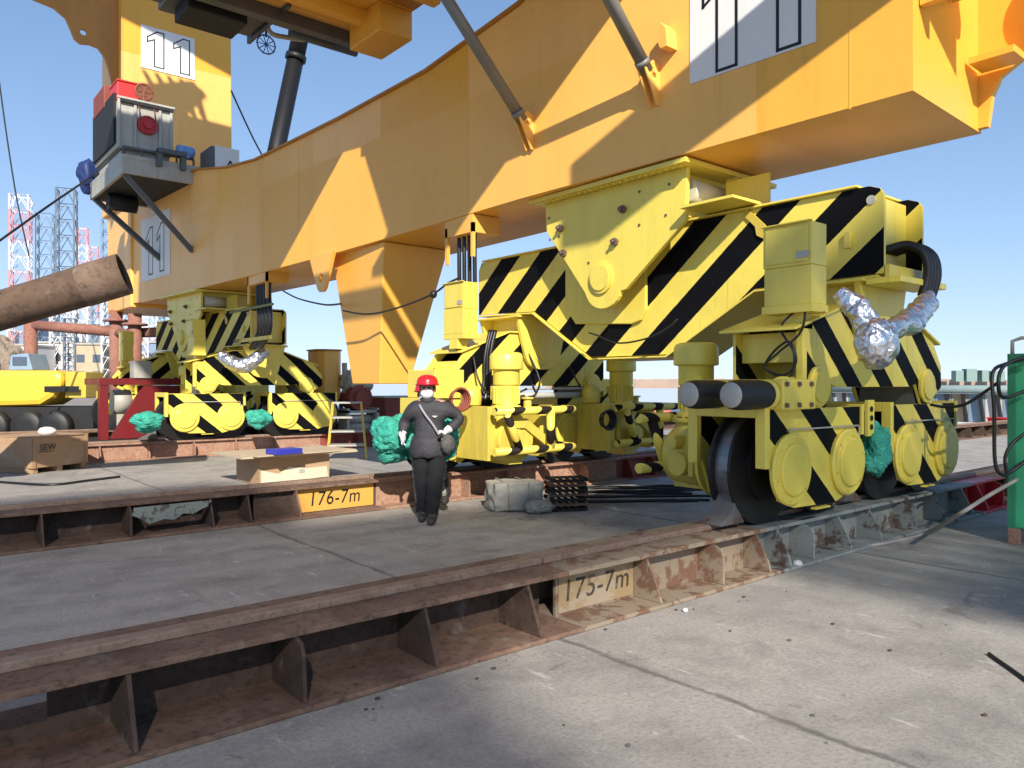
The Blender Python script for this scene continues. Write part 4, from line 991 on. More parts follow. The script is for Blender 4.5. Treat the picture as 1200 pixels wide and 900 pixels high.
single('blue_motor', MB().revolve([(.02, 0), (.13, .01), (.15, .05), (.15, .34), (.13, .40), (.05, .42)], (5.72, 19.8, 7.42), (1, .1, 0), 20).box(5.8, 6.0, 19.7, 19.9, 7.25, 7.32).cyl((5.9, 19.8, 7.08), (5.9, 19.8, 7.26), .05, n=8),
       [paint('light_blue_paint', (.10, .28, .62), .4, .4, (.5, .55, .6), 6)], 'small light blue motor at the right corner of the winch platform', 'motor')
single('blue_tarpaulin', MB().blob((4.45, 23.35, 7.3), (.26, .22, .42), 0, .3, 2.0, 4, 3, ridged='folds'), [simple('navy_tarpaulin', (.012, .03, .13), .6)], 'dark blue tarpaulin bundle at the left rear of the winch platform', 'tarpaulin')
b_ = thing('white_case', 'white equipment case on top of the orange beam by the leg', 'case', (6.75, 19.7, 6.95))
MB().box(-.27, .34, -.4, .5, .0, .62).build('casing', [M['white']], b_, bevel=.02)
MB().box(-.36, -.27, -.38, .45, .03, .60).build('side_panel', [M['greydark']], b_)
mbx = MB(); mbx.cyl((.02, -.41, .12), (.10, -.41, .30), .016, n=6).cyl((.10, -.41, .30), (.18, -.41, .14), .016, n=6)
mbx.build('mark', [M['black']], b_)

# ------------------------------------------------------------------ loose things on the bogies
def tarp_wrap(px, py, d, rx, rz_, seed, label):
    c = eye(px, py, d)
    return single('tarpaulin_bundle', MB().blob(c, (rx, rx * .85, rz_), 0, .30, 2.2, 5, seed, ridged='folds'), [M['tarp']], label, 'tarpaulin', 'green plastic wraps on the bogies')
tarp_wrap(1027, 528, 7.75, .15, .26, 1, 'green plastic wrap between the two wheel trucks of the nearest bogie')
tarp_wrap(636, 509, 11.7, .15, .22, 2, 'green plastic wrap beside the guard rail of the middle bogie')
tarp_wrap(174, 494, 15.9, .30, .20, 3, 'green plastic bundle at the left end of the far bogie')
tarp_wrap(304, 491, 17.2, .27, .20, 4, 'green plastic bundle between the wheel trucks of the far bogie')
def chock(x, y, label, s_=1, flip=1):
    m_ = Matrix.Translation((x, y, .421)) @ Matrix.Scale(flip, 4, (1, 0, 0))
    mb = MB().prism([(-.16 * s_, 0), (.18 * s_, 0), (.16 * s_, .03), (.02 * s_, .10), (-.05 * s_, .26 * s_), (-.10 * s_, .27 * s_), (-.13 * s_, .05)], 'y', -.11, .11, 0, m_)
    return single('wheel_chock', mb, [M['chock']], label, 'wheel chock', 'steel chocks on the rails', .006)
chock(5.72, 3.97, 'grey steel chock in front of the exposed wheel of the nearest bogie', 1, -1)
chock(7.85, 3.97, 'grey steel chock between the trucks of the nearest bogie', 1, 1)
chock(4.62, 18.05, 'pinkish steel chock at the left wheel of the far bogie', 1.1, -1)

# ------------------------------------------------------------------ people
def grow(name, verts, edges, root_i, mats, matfn, parent, sub=2):
    me = bpy.data.meshes.new(name + '_skeleton'); me.from_pydata([v[:3] for v in verts], edges, [])
    ob = bpy.data.objects.new(name + '_skeleton', me); COL.objects.link(ob)
    md = ob.modifiers.new('skin', 'SKIN'); md.use_smooth_shade = True
    for i, v in enumerate(me.skin_vertices[0].data):
        r = verts[i][3]; v.radius = r if isinstance(r, tuple) else (r, r); v.use_root = (i == root_i)
    sb = ob.modifiers.new('sub', 'SUBSURF'); sb.levels = sub; sb.render_levels = sub
    bpy.context.view_layer.update()
    nm = bpy.data.meshes.new_from_object(ob.evaluated_get(bpy.context.evaluated_depsgraph_get()))
    bpy.data.objects.remove(ob)
    nm.materials.clear()
    for m_ in mats: nm.materials.append(m_)
    for p_ in nm.polygons:
        p_.material_index = matfn(p_.center); p_.use_smooth = True
    for v in nm.vertices:          # cloth folds
        n = noise.noise(Vector((v.co.x * 7, v.co.y * 7, v.co.z * 13))) * .020 + noise.noise(v.co * 26) * .007
        if .12 < v.co.z < 1.42: v.co += v.normal * n
    o = bpy.data.objects.new(name, nm); COL.objects.link(o); o.parent = parent
    return o
def hand_fingers(V, E_, palm, dirv, side, curl):
    d = Vector(dirv).normalized(); s_ = Vector(side).normalized(); c_ = Vector(curl).normalized()
    p = Vector(V[palm][:3])
    for k, (o, L) in enumerate(((-.030, .062), (-.010, .075), (.010, .078), (.030, .068))):
        i0 = len(V); a = p + s_ * o + d * .035
        V.append((*a, .0105)); V.append((*(a + d * L * .55 + c_ * .010), .0095)); V.append((*(a + d * L * .85 + c_ * .035), .0085))
        E_ += [(palm, i0), (i0, i0 + 1), (i0 + 1, i0 + 2)]
    i0 = len(V); a = p - s_ * .035 + d * .005
    V.append((*a, .013)); V.append((*(a - s_ * .025 + d * .025 + c_ * .02), .011)); V.append((*(a - s_ * .022 + d * .05 + c_ * .035), .009))
    E_ += [(palm, i0), (i0, i0 + 1), (i0 + 1, i0 + 2)]
def person(name_label, loc, pose, mats, helmet, mask, extra=None):
    root = thing('person', name_label, 'person', loc, TH - R(90))
    V = [(-.02, 0, .90, (.165, .13)), (-.02, 0, 1.05, (.185, .14)), (-.02, -.01, 1.22, (.205, .145)), (-.025, 0, 1.36, (.175, .115)), (-.035, -.01, 1.45, .062), (-.04, -.02, 1.53, (.075, .085)), (-.04, -.025, 1.61, (.085, .098)), (-.04, -.02, 1.67, (.06, .07))]
    E_ = [(i, i + 1) for i in range(7)]
    def chain(start, pts):
        prev = start
        for q in pts: V.append(q); E_.append((prev, len(V) - 1)); prev = len(V) - 1
        return prev
    pr = chain(3, pose['armR']); pl = chain(3, pose['armL'])
    chain(0, pose['legR']); chain(0, pose['legL'])
    hand_fingers(V, E_, pr, (-.15, -.3, -.9), (.2, 1, 0), (.8, 0, .2))
    hand_fingers(V, E_, pl, (-.7, -.35, -.5), (.1, 1, -.6), (-.2, -.3, -1))
    hand_p = [Vector(V[pr][:3]), Vector(V[pl][:3])]
    feet = [Vector(pose['legR'][-1][:3]), Vector(pose['legL'][-1][:3])]
    def mf(c):
        if min((c - q).length for q in hand_p) < .085: return 3
        if c.z > 1.44: return 0
        if any(abs(c.x - q.x) < .1 and c.z < q.z + .075 and abs(c.y - q.y) < .3 for q in feet): return 4
        if c.z > .84 or abs(c.x + .02) > .24: return 1
        return 2
    body = grow('body', V, E_, 0, mats, mf, root, 2)
    jk = MB()
    n = 28; rings = []
    for (z, rx, ry) in ((1.02, .20, .15), (.95, .22, .165), (.86, .232, .175), (.79, .232, .175), (.775, .22, .165)):
        rings.append([jk.bm.verts.new((-.02 + rx * math.cos(2 * math.pi * i / n) * (1 + .04 * math.sin(5 * i)), ry * math.sin(2 * math.pi * i / n), z + .012 * math.sin(i * 1.7))) for i in range(n)])
    for a, b in zip(rings, rings[1:]):
        for i in range(n): f = jk.bm.faces.new((a[i], a[(i + 1) % n], b[(i + 1) % n], b[i])); f.smooth = True
    jk.bm.faces.new(rings[0]); jk.bm.faces.new(rings[-1][::-1])
    jk.build('jacket_hem', [mats[1]], root)
    MB().revolve([(.08, 0), (.095, .02), (.098, .06), (.085, .075)], (-.035, -.005, 1.405), (0, -.05, 1), 24).build('jacket_collar', [mats[1]], root)
    hm = MB(); c = Vector((-.04, -.02, 1.625))
    hm.revolve([(.142, 0), (.140, .02), (.128, .02), (.126, .05), (.112, .085), (.082, .112), (.04, .124), (.004, .127)], c, (0, -.06, 1), 32)
    hm.prism([(c.x + .115 * math.cos(R(a)), c.y - .05 + -.155 * math.sin(R(a))) for a in range(0, 181, 15)], 'z', c.z + .006, c.z + .018)
    hm.box(-.055, -.025, -.13, .09, c.z + .085, c.z + .118)
    hm.build('helmet', [helmet], root, bevel=.003)
    MB().blob((-.04, -.075, 1.525), (.078, .065, .066), 0, .03, 3, 3, 2, ridged=False).build('face_mask', [M['maskwhite']], root)
    fc = MB()
    for sx in (-.035, .035): fc.blob((-.04 + sx, -.112, 1.598), (.013, .008, .009), 0, 0, 1, 2, 1)
    fc.build('eye', [M['black']], root)
    MB().prism([(-.128, 1.575), (-.02, 1.56)], 'y', 0, 1) if False else None
    nz = MB().blob((-.04, -.127, 1.575), (.013, .018, .022), 0, 0, 1, 3, 1).build('nose', [M['skin']], root)
    er = MB()
    for sx in (-1, 1): er.blob((-.04 + sx * .092, -.01, 1.585), (.012, .022, .034), 0, 0, 1, 3, 1)
    er.build('ear', [M['skin']], root)
    hr = MB().blob((-.04, .01, 1.60), (.093, .093, .07), 0, .04, 6, 3, 4, ridged=False).build('hair', [M['black']], root)
    return root
pose1 = dict(
    armR=[(-.205, 0, 1.365, .10), (-.285, .03, 1.24, .086), (-.33, .05, 1.14, .078), (-.335, -.01, 1.06, .058), (-.325, -.05, .99, .034)],
    armL=[(.16, 0, 1.365, .10), (.285, .03, 1.28, .088), (.35, .04, 1.215, .08), (.27, -.06, 1.135, .062), (.185, -.13, 1.075, .034)],
    legR=[(-.11, 0, .84, .135), (-.105, .0, .48, .105), (-.09, .06, .13, .08), (-.10, .02, .05, .052), (-.105, -.12, .045, .045)],
    legL=[(.085, 0, .84, .125), (.05, -.09, .48, .105), (.03, -.13, .13, .082), (.03, -.17, .05, .054), (.03, -.32, .042, .046)])
p1 = person('person in red helmet, white mask and black jacket walking between the rails', (5.09, 7.62, 0), pose1, [M['skin'], M['jacket'], M['trousers'], M['glove'], M['shoe']], M['helmet'], True)
st = MB()
pts = [(-.13, .02, 1.42), (-.12, -.10, 1.385), (-.05, -.15, 1.28), (.04, -.155, 1.16), (.12, -.15, 1.03), (.15, -.13, .98)]
st.tube(pts, .014, 6, sub=6)
st.build('bag_strap', [M['strap']], p1)
MB().box(.03, .09, -.148, -.142, 1.255, 1.268).box(.045, .075, -.149, -.143, 1.245, 1.255).build('jacket_mark', [M['grey']], p1)
bagc = Vector((5.09, 7.62, 0)) + Matrix.Rotation(TH - R(90), 3, 'Z') @ Vector((.215, -.14, .93))
single('shoulder_bag', MB().blob(bagc, (.085, .06, .11), 0, .12, 3, 4, 5), [simple('dark_bag', (.10, .095, .085), .8, 0, .8, 30, .5)], 'small dark shoulder bag hanging at the hip of the person in front', 'bag')
pose2 = dict(
    armR=[(-.19, 0, 1.33, .08), (-.26, .0, 1.2, .064), (-.27, -.02, 1.08, .056), (-.27, -.10, 1.02, .046), (-.26, -.14, .98, .033)],
    armL=[(.135, 0, 1.33, .08), (.16, .03, 1.2, .064), (.17, .04, 1.08, .056), (.15, -.06, 1.0, .046), (.13, -.1, .96, .033)],
    legR=[(-.115, 0, .84, .125), (-.12, -.06, .52, .09), (-.12, .04, .22, .068), (-.12, .02, .13, .054), (-.12, -.12, .12, .046)],
    legL=[(.095, 0, .84, .125), (.16, .02, .56, .09), (.205, .04, .30, .078), (.21, .02, .225, .056), (.215, -.12, .215, .048)])
p2loc = eye(502, 450, 9.85); 
p2 = person('person in camouflage trousers walking hidden behind the person in black', (p2loc.x, p2loc.y, -.085), pose2, [M['skin'], M['jacket'], M['camo'], M['glove'], M['shoe']], M['helmet'], True)
bc = eye(462, 514, 9.55)
gb = MB().blob(bc, (.31, .30, .28), 0, .34, 2.0, 5, 9, ridged='folds'); gb.blob(eye(497, 522, 9.62), (.27, .25, .25), 0, .42, 2.2, 5, 12, ridged='folds'); gb.blob(eye(526, 507, 9.62), (.13, .13, .26), 0, .42, 2.4, 5, 14, ridged='folds')
gbo = single('green_net_bundle', gb, [M['tarp']], 'large crumpled green net bundle held behind the person in black', 'net bundle')

# ------------------------------------------------------------------ loose things on the deck
# wooden crate
cr = thing('wooden_crate', 'wooden crate lettered SEW standing on the deck at left', 'crate', (2.0, 17.0, 0), R(31))
ca, cb = Vector((2.19, 16.25, 0)), None
cr.location = (2.19, 16.25, 0)
cx_, cy_, ch = 1.17, 1.2, .66
MB().box(0, cx_, 0, cy_, .10, ch).build('panel_box', [M['wood']], cr, bevel=.006)
b = MB()
for x in (.02, cx_ / 2 - .05, cx_ - .12): b.box(x, x + .1, .02, cy_ - .02, .004, .099)
b.build('skid', [M['wood']], cr)
b = MB()
for x in (0, cx_ - .06): b.box(x, x + .06, -.016, -.002, .10, ch)
b.box(-.016, -.002, 0, .10, .10, ch); b.box(-.016, -.002, cy_ - .1, cy_, .10, ch); b.box(-.01, cx_ + .01, -.018, cy_, ch + .001, ch + .016)
b.build('batten', [M['wood']], cr)
text_mesh('lettering', 'SEW', .16, M['black'], cr, (.13, -.022, .42), (1, 0, 0), (0, 0, 1), .002, 0)
MB().box(.12, .42, -.021, -.018, .385, .397).build('underline', [M['stencil']], cr)
text_mesh('handling_mark', '1 1 T', .07, M['redoxide'], cr, (.82, -.022, .54), (1, 0, 0), (0, 0, 1), .002)
wb_ = Vector((2.19, 16.25, ch + .016)) + Matrix.Rotation(R(31), 3, 'Z') @ Vector((.5, .25, .0))
single('white_bag', MB().blob((wb_.x, wb_.y, wb_.z + .07), (.14, .10, .08), 0, .16, 2, 3, 6), [M['maskwhite']], 'small white bag lying on the wooden crate', 'bag')
# box with a plywood sheet
wbx = thing('wooden_box', 'pale wooden box under a wide plywood sheet between the rails', 'wooden box', (5.35, 12.4, 0), R(2))
MB().box(-.62, .62, -.35, .6, .004, .46).build('box_body', [M['wood']], wbx, bevel=.006)
MB().prism([(-.60, .05), (.30, .05), (.58, .06), (.56, .24), (.20, .23), (-.12, .28), (-.30, .17), (-.60, .25)], 'y', -.368, -.352).build('paper_cover', [paint('pale_paper', (.60, .54, .40), .8, .3)], wbx)
MB().box(.05, .15, -.376, -.369, .16, .22).build('label_sheet', [M['grey']], wbx)
pl_ = MB().box(-1.0, 1.05, -.55, .75, 0, .03, 0, Matrix.Translation((5.35, 12.4, .466)) @ Matrix.Rotation(R(2), 4, 'Z'))
pl_.box(-.9, .95, -.62, .5, .031, .05, 0, Matrix.Translation((5.38, 12.4, .466)) @ Matrix.Rotation(R(7), 4, 'Z'))
single('plywood_sheet', pl_, [paint('weathered_plywood', (.50, .40, .27), .8, .4, None, 3)], 'wide plywood sheet lying on the pale wooden box', 'plywood')
c_ = eye(333, 526.5, 12.3)
single('blue_case', MB().box(-.24, .24, -.16, .16, 0, .085, 0, Matrix.Translation((c_.x, c_.y, .518)) @ Matrix.Rotation(R(8), 4, 'Z')), [paint('ultramarine_plastic', (.03, .04, .36), .4, .2)], 'flat blue case lying on the plywood sheet', 'case', bevel=.01)
# sack with rags, frame stack, cables
p = eye(602, 596, 10.05); p.z = .005
sk = MB(); bmesh.ops.create_cube(sk.bm, size=1); bmesh.ops.subdivide_edges(sk.bm, edges=sk.bm.edges[:], cuts=15, use_grid_fill=True)
RS = Matrix.Rotation(R(-20), 3, 'Z')
for v in sk.bm.verts:
    q = v.co.copy(); w_ = Vector((noise.noise(q * 5), noise.noise(q * 5 + Vector((7, 0, 0))), noise.noise(q * 5 + Vector((0, 9, 0))))) * .05 + Vector((0, 0, 1)) * noise.noise(q * 11) * .03
    sag = -.06 * max(0, q.z) * (abs(q.x) + abs(q.y)); k = 1 - .10 * (abs(q.x * q.y) * 4)
    u = RS @ Vector(((q.x * k + w_.x) * .72, (q.y * k + w_.y) * .50, 0)); v.co = Vector((p.x + u.x, p.y + u.y, max(.004, .19 + (q.z + w_.z + sag) * .36)))
for f in sk.bm.faces: f.smooth = True
for off in (-.16, .12):
    c0 = [RS @ Vector((off, yy, 0)) for yy in (-.265, -.26, .26, .265)]
    sk.tube([(p.x + c0[0].x, p.y + c0[0].y, .02), (p.x + c0[1].x, p.y + c0[1].y, .36), (p.x + c0[2].x, p.y + c0[2].y, .385), (p.x + c0[3].x, p.y + c0[3].y, .02)], .009, 6)
single('canvas_sack', sk, [M['cloth']], 'pale canvas wrapped box beside the stack of dark frames', 'sack')
p = eye(632, 600, 9.75)
single('rag_heap', MB().blob((p.x, p.y, .07), (.17, .14, .075), 0, .3, 3, 4, 21).tube([(p.x - .12, p.y - .05, .04), (p.x + .1, p.y - .02, .10), (p.x + .28, p.y + .05, .20), (p.x + .34, p.y + .12, .22)], .045, 8, sub=4), [M['cloth']], 'grey rags and a bent hose heaped against the canvas box', 'rags')
p = eye(663, 597, 10.0)
fs = thing('steel_frame_stack', 'stack of dark rusty steel grates standing on the deck', 'steel frames', (p.x, p.y, 0), R(-28))
for k in range(7):
    f = MB(); z = .012 + k * .062
    o_ = .012 * math.sin(k * 2.3)
    f.box(-.24 + o_, .24 + o_, -.2, -.17, z, z + .03); f.box(-.24 + o_, .24 + o_, .17, .2, z, z + .03)
    f.box(-.24 + o_, -.21 + o_, -.169, .169, z, z + .045); f.box(.21 + o_, .24 + o_, -.169, .169, z, z + .045)
    for j in range(5): f.box(-.19 + j * .09 + o_, -.17 + j * .09 + o_, -.169, .169, z + .006, z + .03)
    f.build('grate', [M['rust'] if k % 2 else M['black_steel']], fs)
for k in range(12):
    a = eye(676 + random.uniform(-6, 10), 577 + k * 2.0 + random.uniform(-1, 1), 10.6); b = eye(838 + random.uniform(-14, 30), 571 + k * 1.6, 9.0)
    def gz(px, py): 
        d = 895 * (1.64 - .02) / (py - 450); return eye(px, py, d)
    y0_ = 569 + k * 1.9
    pa, pb = gz(682 + random.uniform(-4, 14), y0_ + 2), gz(800 + random.uniform(-15, 45), y0_ + random.uniform(-2, 5))
    pts = []
    for i in range(7):
        t = i / 6; q = pa.lerp(pb, t); q += Vector((CT, ST, 0)) * .14 * noise.noise(Vector((t * 3, k, 0))); q.z = .02 + .025 * (k % 3); pts.append(q)
    mb = MB().tube(pts, .018, 6, sub=4)
    tag(single('power_cable', mb, [M['hose']], 'one of the black cables lying in a tangle on the deck behind the near rail', 'cable', 'black cables tangled on the deck behind the near rail'))
# hose on the ground at left, black bar at right, hose to the cabinet
def gp(px, py, z=.012): d = 895 * (1.64 - z) / (py - 450); v = eye(px, py, d); v.z = z; return v
single('deck_hose', MB().tube([gp(-40, 562), gp(10, 566), gp(60, 568.5), gp(100, 564), gp(140, 559)], .028, 8, sub=6), [M['hose']], 'thin dark hose lying on the deck in front of the wooden crate', 'hose')
single('black_bar', MB().tube([gp(1159, 766), gp(1170, 774), gp(1186, 785), gp(1215, 806)], .011, 8, sub=4), [M['black_rubber']], 'short black rubber strip on the deck at lower right', 'strip')
for (px, py, r, lab) in ((934, 661, .045, 'crumpled white paper scrap on the seam beside the pale girder'), (988, 634, .06, 'white plastic scrap lying against the grey girder'), (803, 715, .018, 'tiny white chip on the deck beside the 175-7m girder')):
    q = gp(px, py, r * .7); single('litter', MB().blob(q, (r, r * .8, r * .7), 0, .35, 2.2, 3, px), [M['maskwhite']], lab, 'litter')
q = gp(980, 637, .035); single('dark_rag', MB().blob(q, (.09, .07, .045), 0, .3, 2.4, 3, 4), [M['jacket']], 'dark rag beside the white scrap at the grey girder', 'rag')
rs = random.Random(5)
for k in range(24):
    px, py = ((925, 750), (1043, 762), (976, 731))[k] if k < 3 else (rs.uniform(560, 1190), rs.uniform(690, 890))
    if k > 12: px = rs.uniform(420, 900); py = 946 - .294 * px + rs.uniform(0, 14)
    q = gp(px, py, .005); z_ = rs.uniform(.35, 1.0) if k > 2 else 1
    single('stone_chip', MB().blob(q, (.013 * z_, .009 * z_, .006 * z_), 0, .55, 1.6, 2, k, smooth=False), [M['rust_dark'] if k % 3 else M['greydark']], 'small stone chip lying on the right foreground deck', 'stone', 'small stones on the foreground deck')

# step stand
sp_ = thing('step_stand', 'thin steel step stand in front of the far bogie', 'step stand', (7.9, 15.1, 0), R(-30))
s_ = MB()
for y in (-.25, .25):
    s_.cyl((-.42, y, .004), (-.30, y, 1.25), .018, n=8); s_.cyl((.42, y, .004), (.30, y, 1.25), .018, n=8)
s_.build('frame', [M['ochre']], sp_)
for z in (.3, .6, .9, 1.22):
    k = .42 - .12 * z / 1.25
    MB().box(-k, k, -.26, -.24, z, z + .03).box(-k, k, .24, .26, z, z + .03).box(-k, k, -.239, .239, z + .01, z + .03).build('tread', [M['grey']], sp_)
# orange cabinet on a stand with a machine beside it
oc = thing('orange_cabinet', 'round cornered orange cabinet on a steel stand by the support foot', 'cabinet', (9.25, 18.9, 0))
MB().prism([(-.34, -.22), (-.2, -.36), (.2, -.36), (.34, -.22), (.34, .36), (-.34, .36)], 'z', 1.22, 2.52).build('housing', [M['orange']], oc, bevel=.02)
MB().prism([(-.37, -.24), (-.21, -.39), (.21, -.39), (.37, -.24), (.37, .39), (-.37, .39)], 'z', 2.521, 2.56).build('lid', [M['orange_dark']], oc, bevel=.01)
b = MB()
for x in (-.3, .3):
    for y in (-.3, .3): b.box(x - .04, x + .04, y - .04, y + .04, .004, 1.12)
b.box(-.36, .36, -.36, .36, 1.12, 1.219)
b.build('stand', [M['greydark']], oc)
eg = thing('engine', 'grey engine with pipes and a round casing right of the orange cabinet', 'engine', (9.9, 18.3, 0))
MB().cyl((-.05, -.25, 1.28), (-.05, .3, 1.28), .34, n=28).cyl((-.05, -.33, 1.28), (-.05, -.25, 1.28), .2, n=20).build('casing', [M['redoxide']], eg, bevel=.01)
e_ = MB().blob((-.1, .1, 1.7), (.30, .28, .26), 0, .35, 2.4, 4, 31).cyl((-.35, .1, 1.4), (-.35, .1, 2.2), .07, n=12)
e_.blob((.15, -.05, 1.62), (.18, .2, .16), 0, .4, 3, 4, 35); e_.build('engine_block', [M['grey']], eg)
b = MB()
for z in (.25, .48, .71): b.cyl((-.4, 0, z), (.45, 0, z), .12, n=12)
b.box(-.45, -.38, -.25, .25, .004, 1.0); b.box(.42, .5, -.25, .25, .004, 1.0); b.box(-.45, .5, -.25, .25, .88, .94)
b.build('radiator', [M['grey']], eg)
rd = thing('red_bin', 'dark red steel bin behind the green net bundle', 'bin', (11.4, 18.9, 0))
MB().hexa([(-.5, -.4, .004), (.6, -.4, .004), (.6, .6, .004), (-.5, .6, .004)], [(-.6, -.45, 1.25), (.7, -.45, 1.25), (.7, .7, 1.25), (-.6, .7, 1.25)]).build('bin_body', [M['redoxide']], rd, bevel=.01)
MB().box(-.63, .73, -.5, .74, 1.251, 1.3).build('rim', [M['grey']], rd)

# red frame, yellow machine, pipes at far left
rf = thing('red_steel_frame', 'dark red welded steel frame at the left end of the far bogies', 'steel frame', (4.9, 20.9, 0))
def rfp(n, mb, mt): return mb.build(n, mt, rf, world=(4.9, 20.9, 0))
rfp('top_beam', MB().box(4.1, 6.6, 20.3, 20.6, 1.62, 1.78).box(4.1, 4.3, 20.6, 22.0, 1.62, 1.78), [M['reddeep']])
rfp('post', MB().box(4.12, 4.30, 20.32, 20.58, .004, 1.619), [M['reddeep']])
rfp('brace', MB().prism([(4.35, .31), (5.2, .31), (6.2, 1.6), (5.1, 1.6)], 'y', 20.34, 20.52), [M['reddeep']])
rfp('side_sheet', MB().box(5.0, 6.5, 20.53, 20.58, .85, 1.6), [M['reddeep']])
rfp('drum', MB().cyl((4.5, 20.9, 1.2), (4.9, 20.9, 1.2), .30, n=24).box(4.4, 5.3, 20.8, 21.2, .5, .89), [M['grey']])
rfp('base_skid', MB().box(3.9, 6.4, 20.25, 21.6, .004, .30), [M['black_steel']])
gbx = eye(151, 424, 19.4)
single('grey_box', MB().box(-.2, .2, -.2, .2, 0, .42, 0, Matrix.Translation((5.05, 20.45, 1.785))), [M['grey']], 'small grey green box sitting on the red steel frame', 'box', bevel=.01)
ym = thing('yellow_machine', 'yellow wheeled site machine with a blue cab behind the wooden crate', 'site machine', (3.55, 25.3, 0), TH - R(90))
prof = [(-1.15, 1.0), (-1.30, 1.1), (-1.36, 1.3), (-1.36, 1.75), (-1.30, 1.92), (-1.15, 2.02), (.75, 2.02), (1.0, 1.95), (1.02, 1.6), (.75, 1.25), (.4, 1.04)]
MB().prism(prof, 'y', -.6, .7).build('body', [paint('deep_yellow', (.82, .52, .05), .4, .25)], ym, bevel=.16)
MB().box(1.03, 1.6, -.45, .5, 1.25, 1.98).build('engine_cover', [M['ochre']], ym, bevel=.02)
MB().box(.55, 1.5, -.62, -.601, 1.42, 1.58).build('vent', [M['black']], ym)
cbm = MB().prism([(-.62, 2.03), (-.55, 2.45), (-.08, 2.50), (.06, 2.03)], 'y', -.35, .5); cbm.build('cab', [M['bluegrey']], ym, bevel=.02)
MB().box(-.5, -.1, -.36, -.351, 2.15, 2.40).build('cab_window', [M['farglass']], ym)
MB().box(-1.7, 1.9, -.62, .9, .40, 1.0).build('chassis', [M['black_steel']], ym)
for x in (-1.35, -.75, .2, .95):
    for sy, y in ((-1, -.75), (1, .8)):
        tw = MB().revolve([(.16, -.16), (.40, -.16), (.45, -.10), (.46, .0), (.45, .10), (.40, .16), (.16, .16)], (x, y, .464), (0, 1, 0), 28).build('tyre', [M['black_rubber']], ym)
        MB().revolve([(.02, -.12), (.15, -.12), (.15, .12), (.02, .12)], (x, y, .464), (0, 1, 0), 20).build('rim', [M['grey']], tw)
pfm = thing('mooring_rack', 'red brown pipe frame of posts and a cross pipe behind the yellow machine', 'pipe frame', (4.8, 27.2, 0))
def pp(n, mb): return mb.build(n, [M['oxide_pipe']], pfm, world=(4.8, 27.2, 0))
A, B, C_ = eye(36, 450, 24.2), eye(136, 450, 24.0), eye(158, 450, 23.0)
for q, zt in ((A, 3.75), (B, 3.95), (C_, 3.75)):
    m_ = MB().cyl((q.x, q.y, .004), (q.x, q.y, zt), .19, n=20)
    if q is not A: m_.cyl((q.x, q.y, zt - .35), (q.x, q.y, zt - .29), .36, n=20)
    pp('post', m_)
E1, E2 = eye(40, 381, 24.2), eye(192, 389, 23.0)
pp('cross_pipe', MB().cyl(E1, (B.x, B.y, 3.28), .16, n=18)); pp('cross_pipe', MB().cyl((B.x, B.y, 3.22), E2, .15, n=18))
# the leaning rusty pipe
a = eye(-330, 462, 10.3); b = eye(146, 321, 11.6)
dv = (b - a).normalized()
mb = MB(); n = 40
Lp = (b - a).length
prof = [(.26, 0), (.265, 2), (.29, Lp - 1.2), (.305, Lp - .62), (.316, Lp - .6), (.316, Lp), (.285, Lp), (.285, Lp - 1.4), (.01, Lp - 1.41)]
mb.revolve(prof, a, dv, n, mats=[0, 0, 0, 1, 1, 0, 2, 2])
rp = single('rusty_pipe', mb, [M['rust_pipe'], rust('pipe_collar', (.13, .082, .055), (.20, .135, .095), (.05, .03, .02), 2), M['black']], 'thick rusty steel pipe leaning up towards the orange beam', 'pipe')
tb = MB(); c_ = a.lerp(b, .10)
tb.box(c_.x - .5, c_.x + .5, c_.y - .5, c_.y + .5, .004, c_.z - .36)
c_ = a.lerp(b, .42); zz = c_.z - .33
tb2 = MB()
for sx in (-.5, .5): tb2.cyl((c_.x + sx * .9, c_.y + sx * .9, .004), (c_.x + sx * .2, c_.y + sx * .2, zz), .09, n=10)
tb2.box(c_.x - .3, c_.x + .3, c_.y - .3, c_.y + .3, zz - .12, zz + .02)
single('pipe_trestle', tb2, [M['oxide_pipe']], 'steel trestle carrying the leaning rusty pipe outside the left edge', 'trestle')
single('pipe_block', tb, [M['wood']], 'timber block under the low end of the leaning pipe', 'block')

# ------------------------------------------------------------------ right side: cabinet, bulwark
gc = thing('green_cabinet', 'tall green steel cabinet with cables at the right edge', 'cabinet', (9.6, 1.85, 0))
gq = Vector((9.6, 1.85, 0))
MB().box(8.98, 10.4, .9, 2.76, .16, 1.93).build('housing', [M['green']], gc, world=gq, bevel=.015)
for x in (8.985, 10.39):
    for y in (2.72, .94): MB().box(x - .045, x + .045, y - .045, y + .045, .004, .16).build('leg', [M['rust_light']], gc, world=gq)
b = MB(); 
for y in (2.74, 1.95, .92): b.box(8.945, 8.979, y - .035, y + .035, .16, 1.95)
b.box(8.94, 8.978, .9, 2.76, 1.90, 1.95)
b.build('edge_strip', [paint('dark_green_paint', (.03, .22, .12), .5, .4)], gc, world=gq)
MB().tube([(8.98, 2.74, 1.93), (8.98, 2.74, 2.08), (8.98, 2.66, 2.11), (8.98, 2.55, 2.11), (8.98, 2.5, 2.05), (8.98, 2.5, 1.93)], .02, 8).build('handle', [M['grey']], gc, world=gq)
b = MB()
def cab_cable(pts, r=.022): b.tube([eye(*q) for q in pts], r, 8, sub=7)
cab_cable([(1215, 418, 7.6), (1180, 426, 7.65), (1163, 438, 7.6), (1165, 480, 7.55), (1166, 540, 7.55), (1174, 556, 7.55), (1186, 552, 7.6), (1215, 530, 7.6)], .018)
cab_cable([(1215, 414, 7.62), (1178, 428, 7.6), (1170, 450, 7.55), (1178, 466, 7.6), (1215, 452, 7.6)], .018)
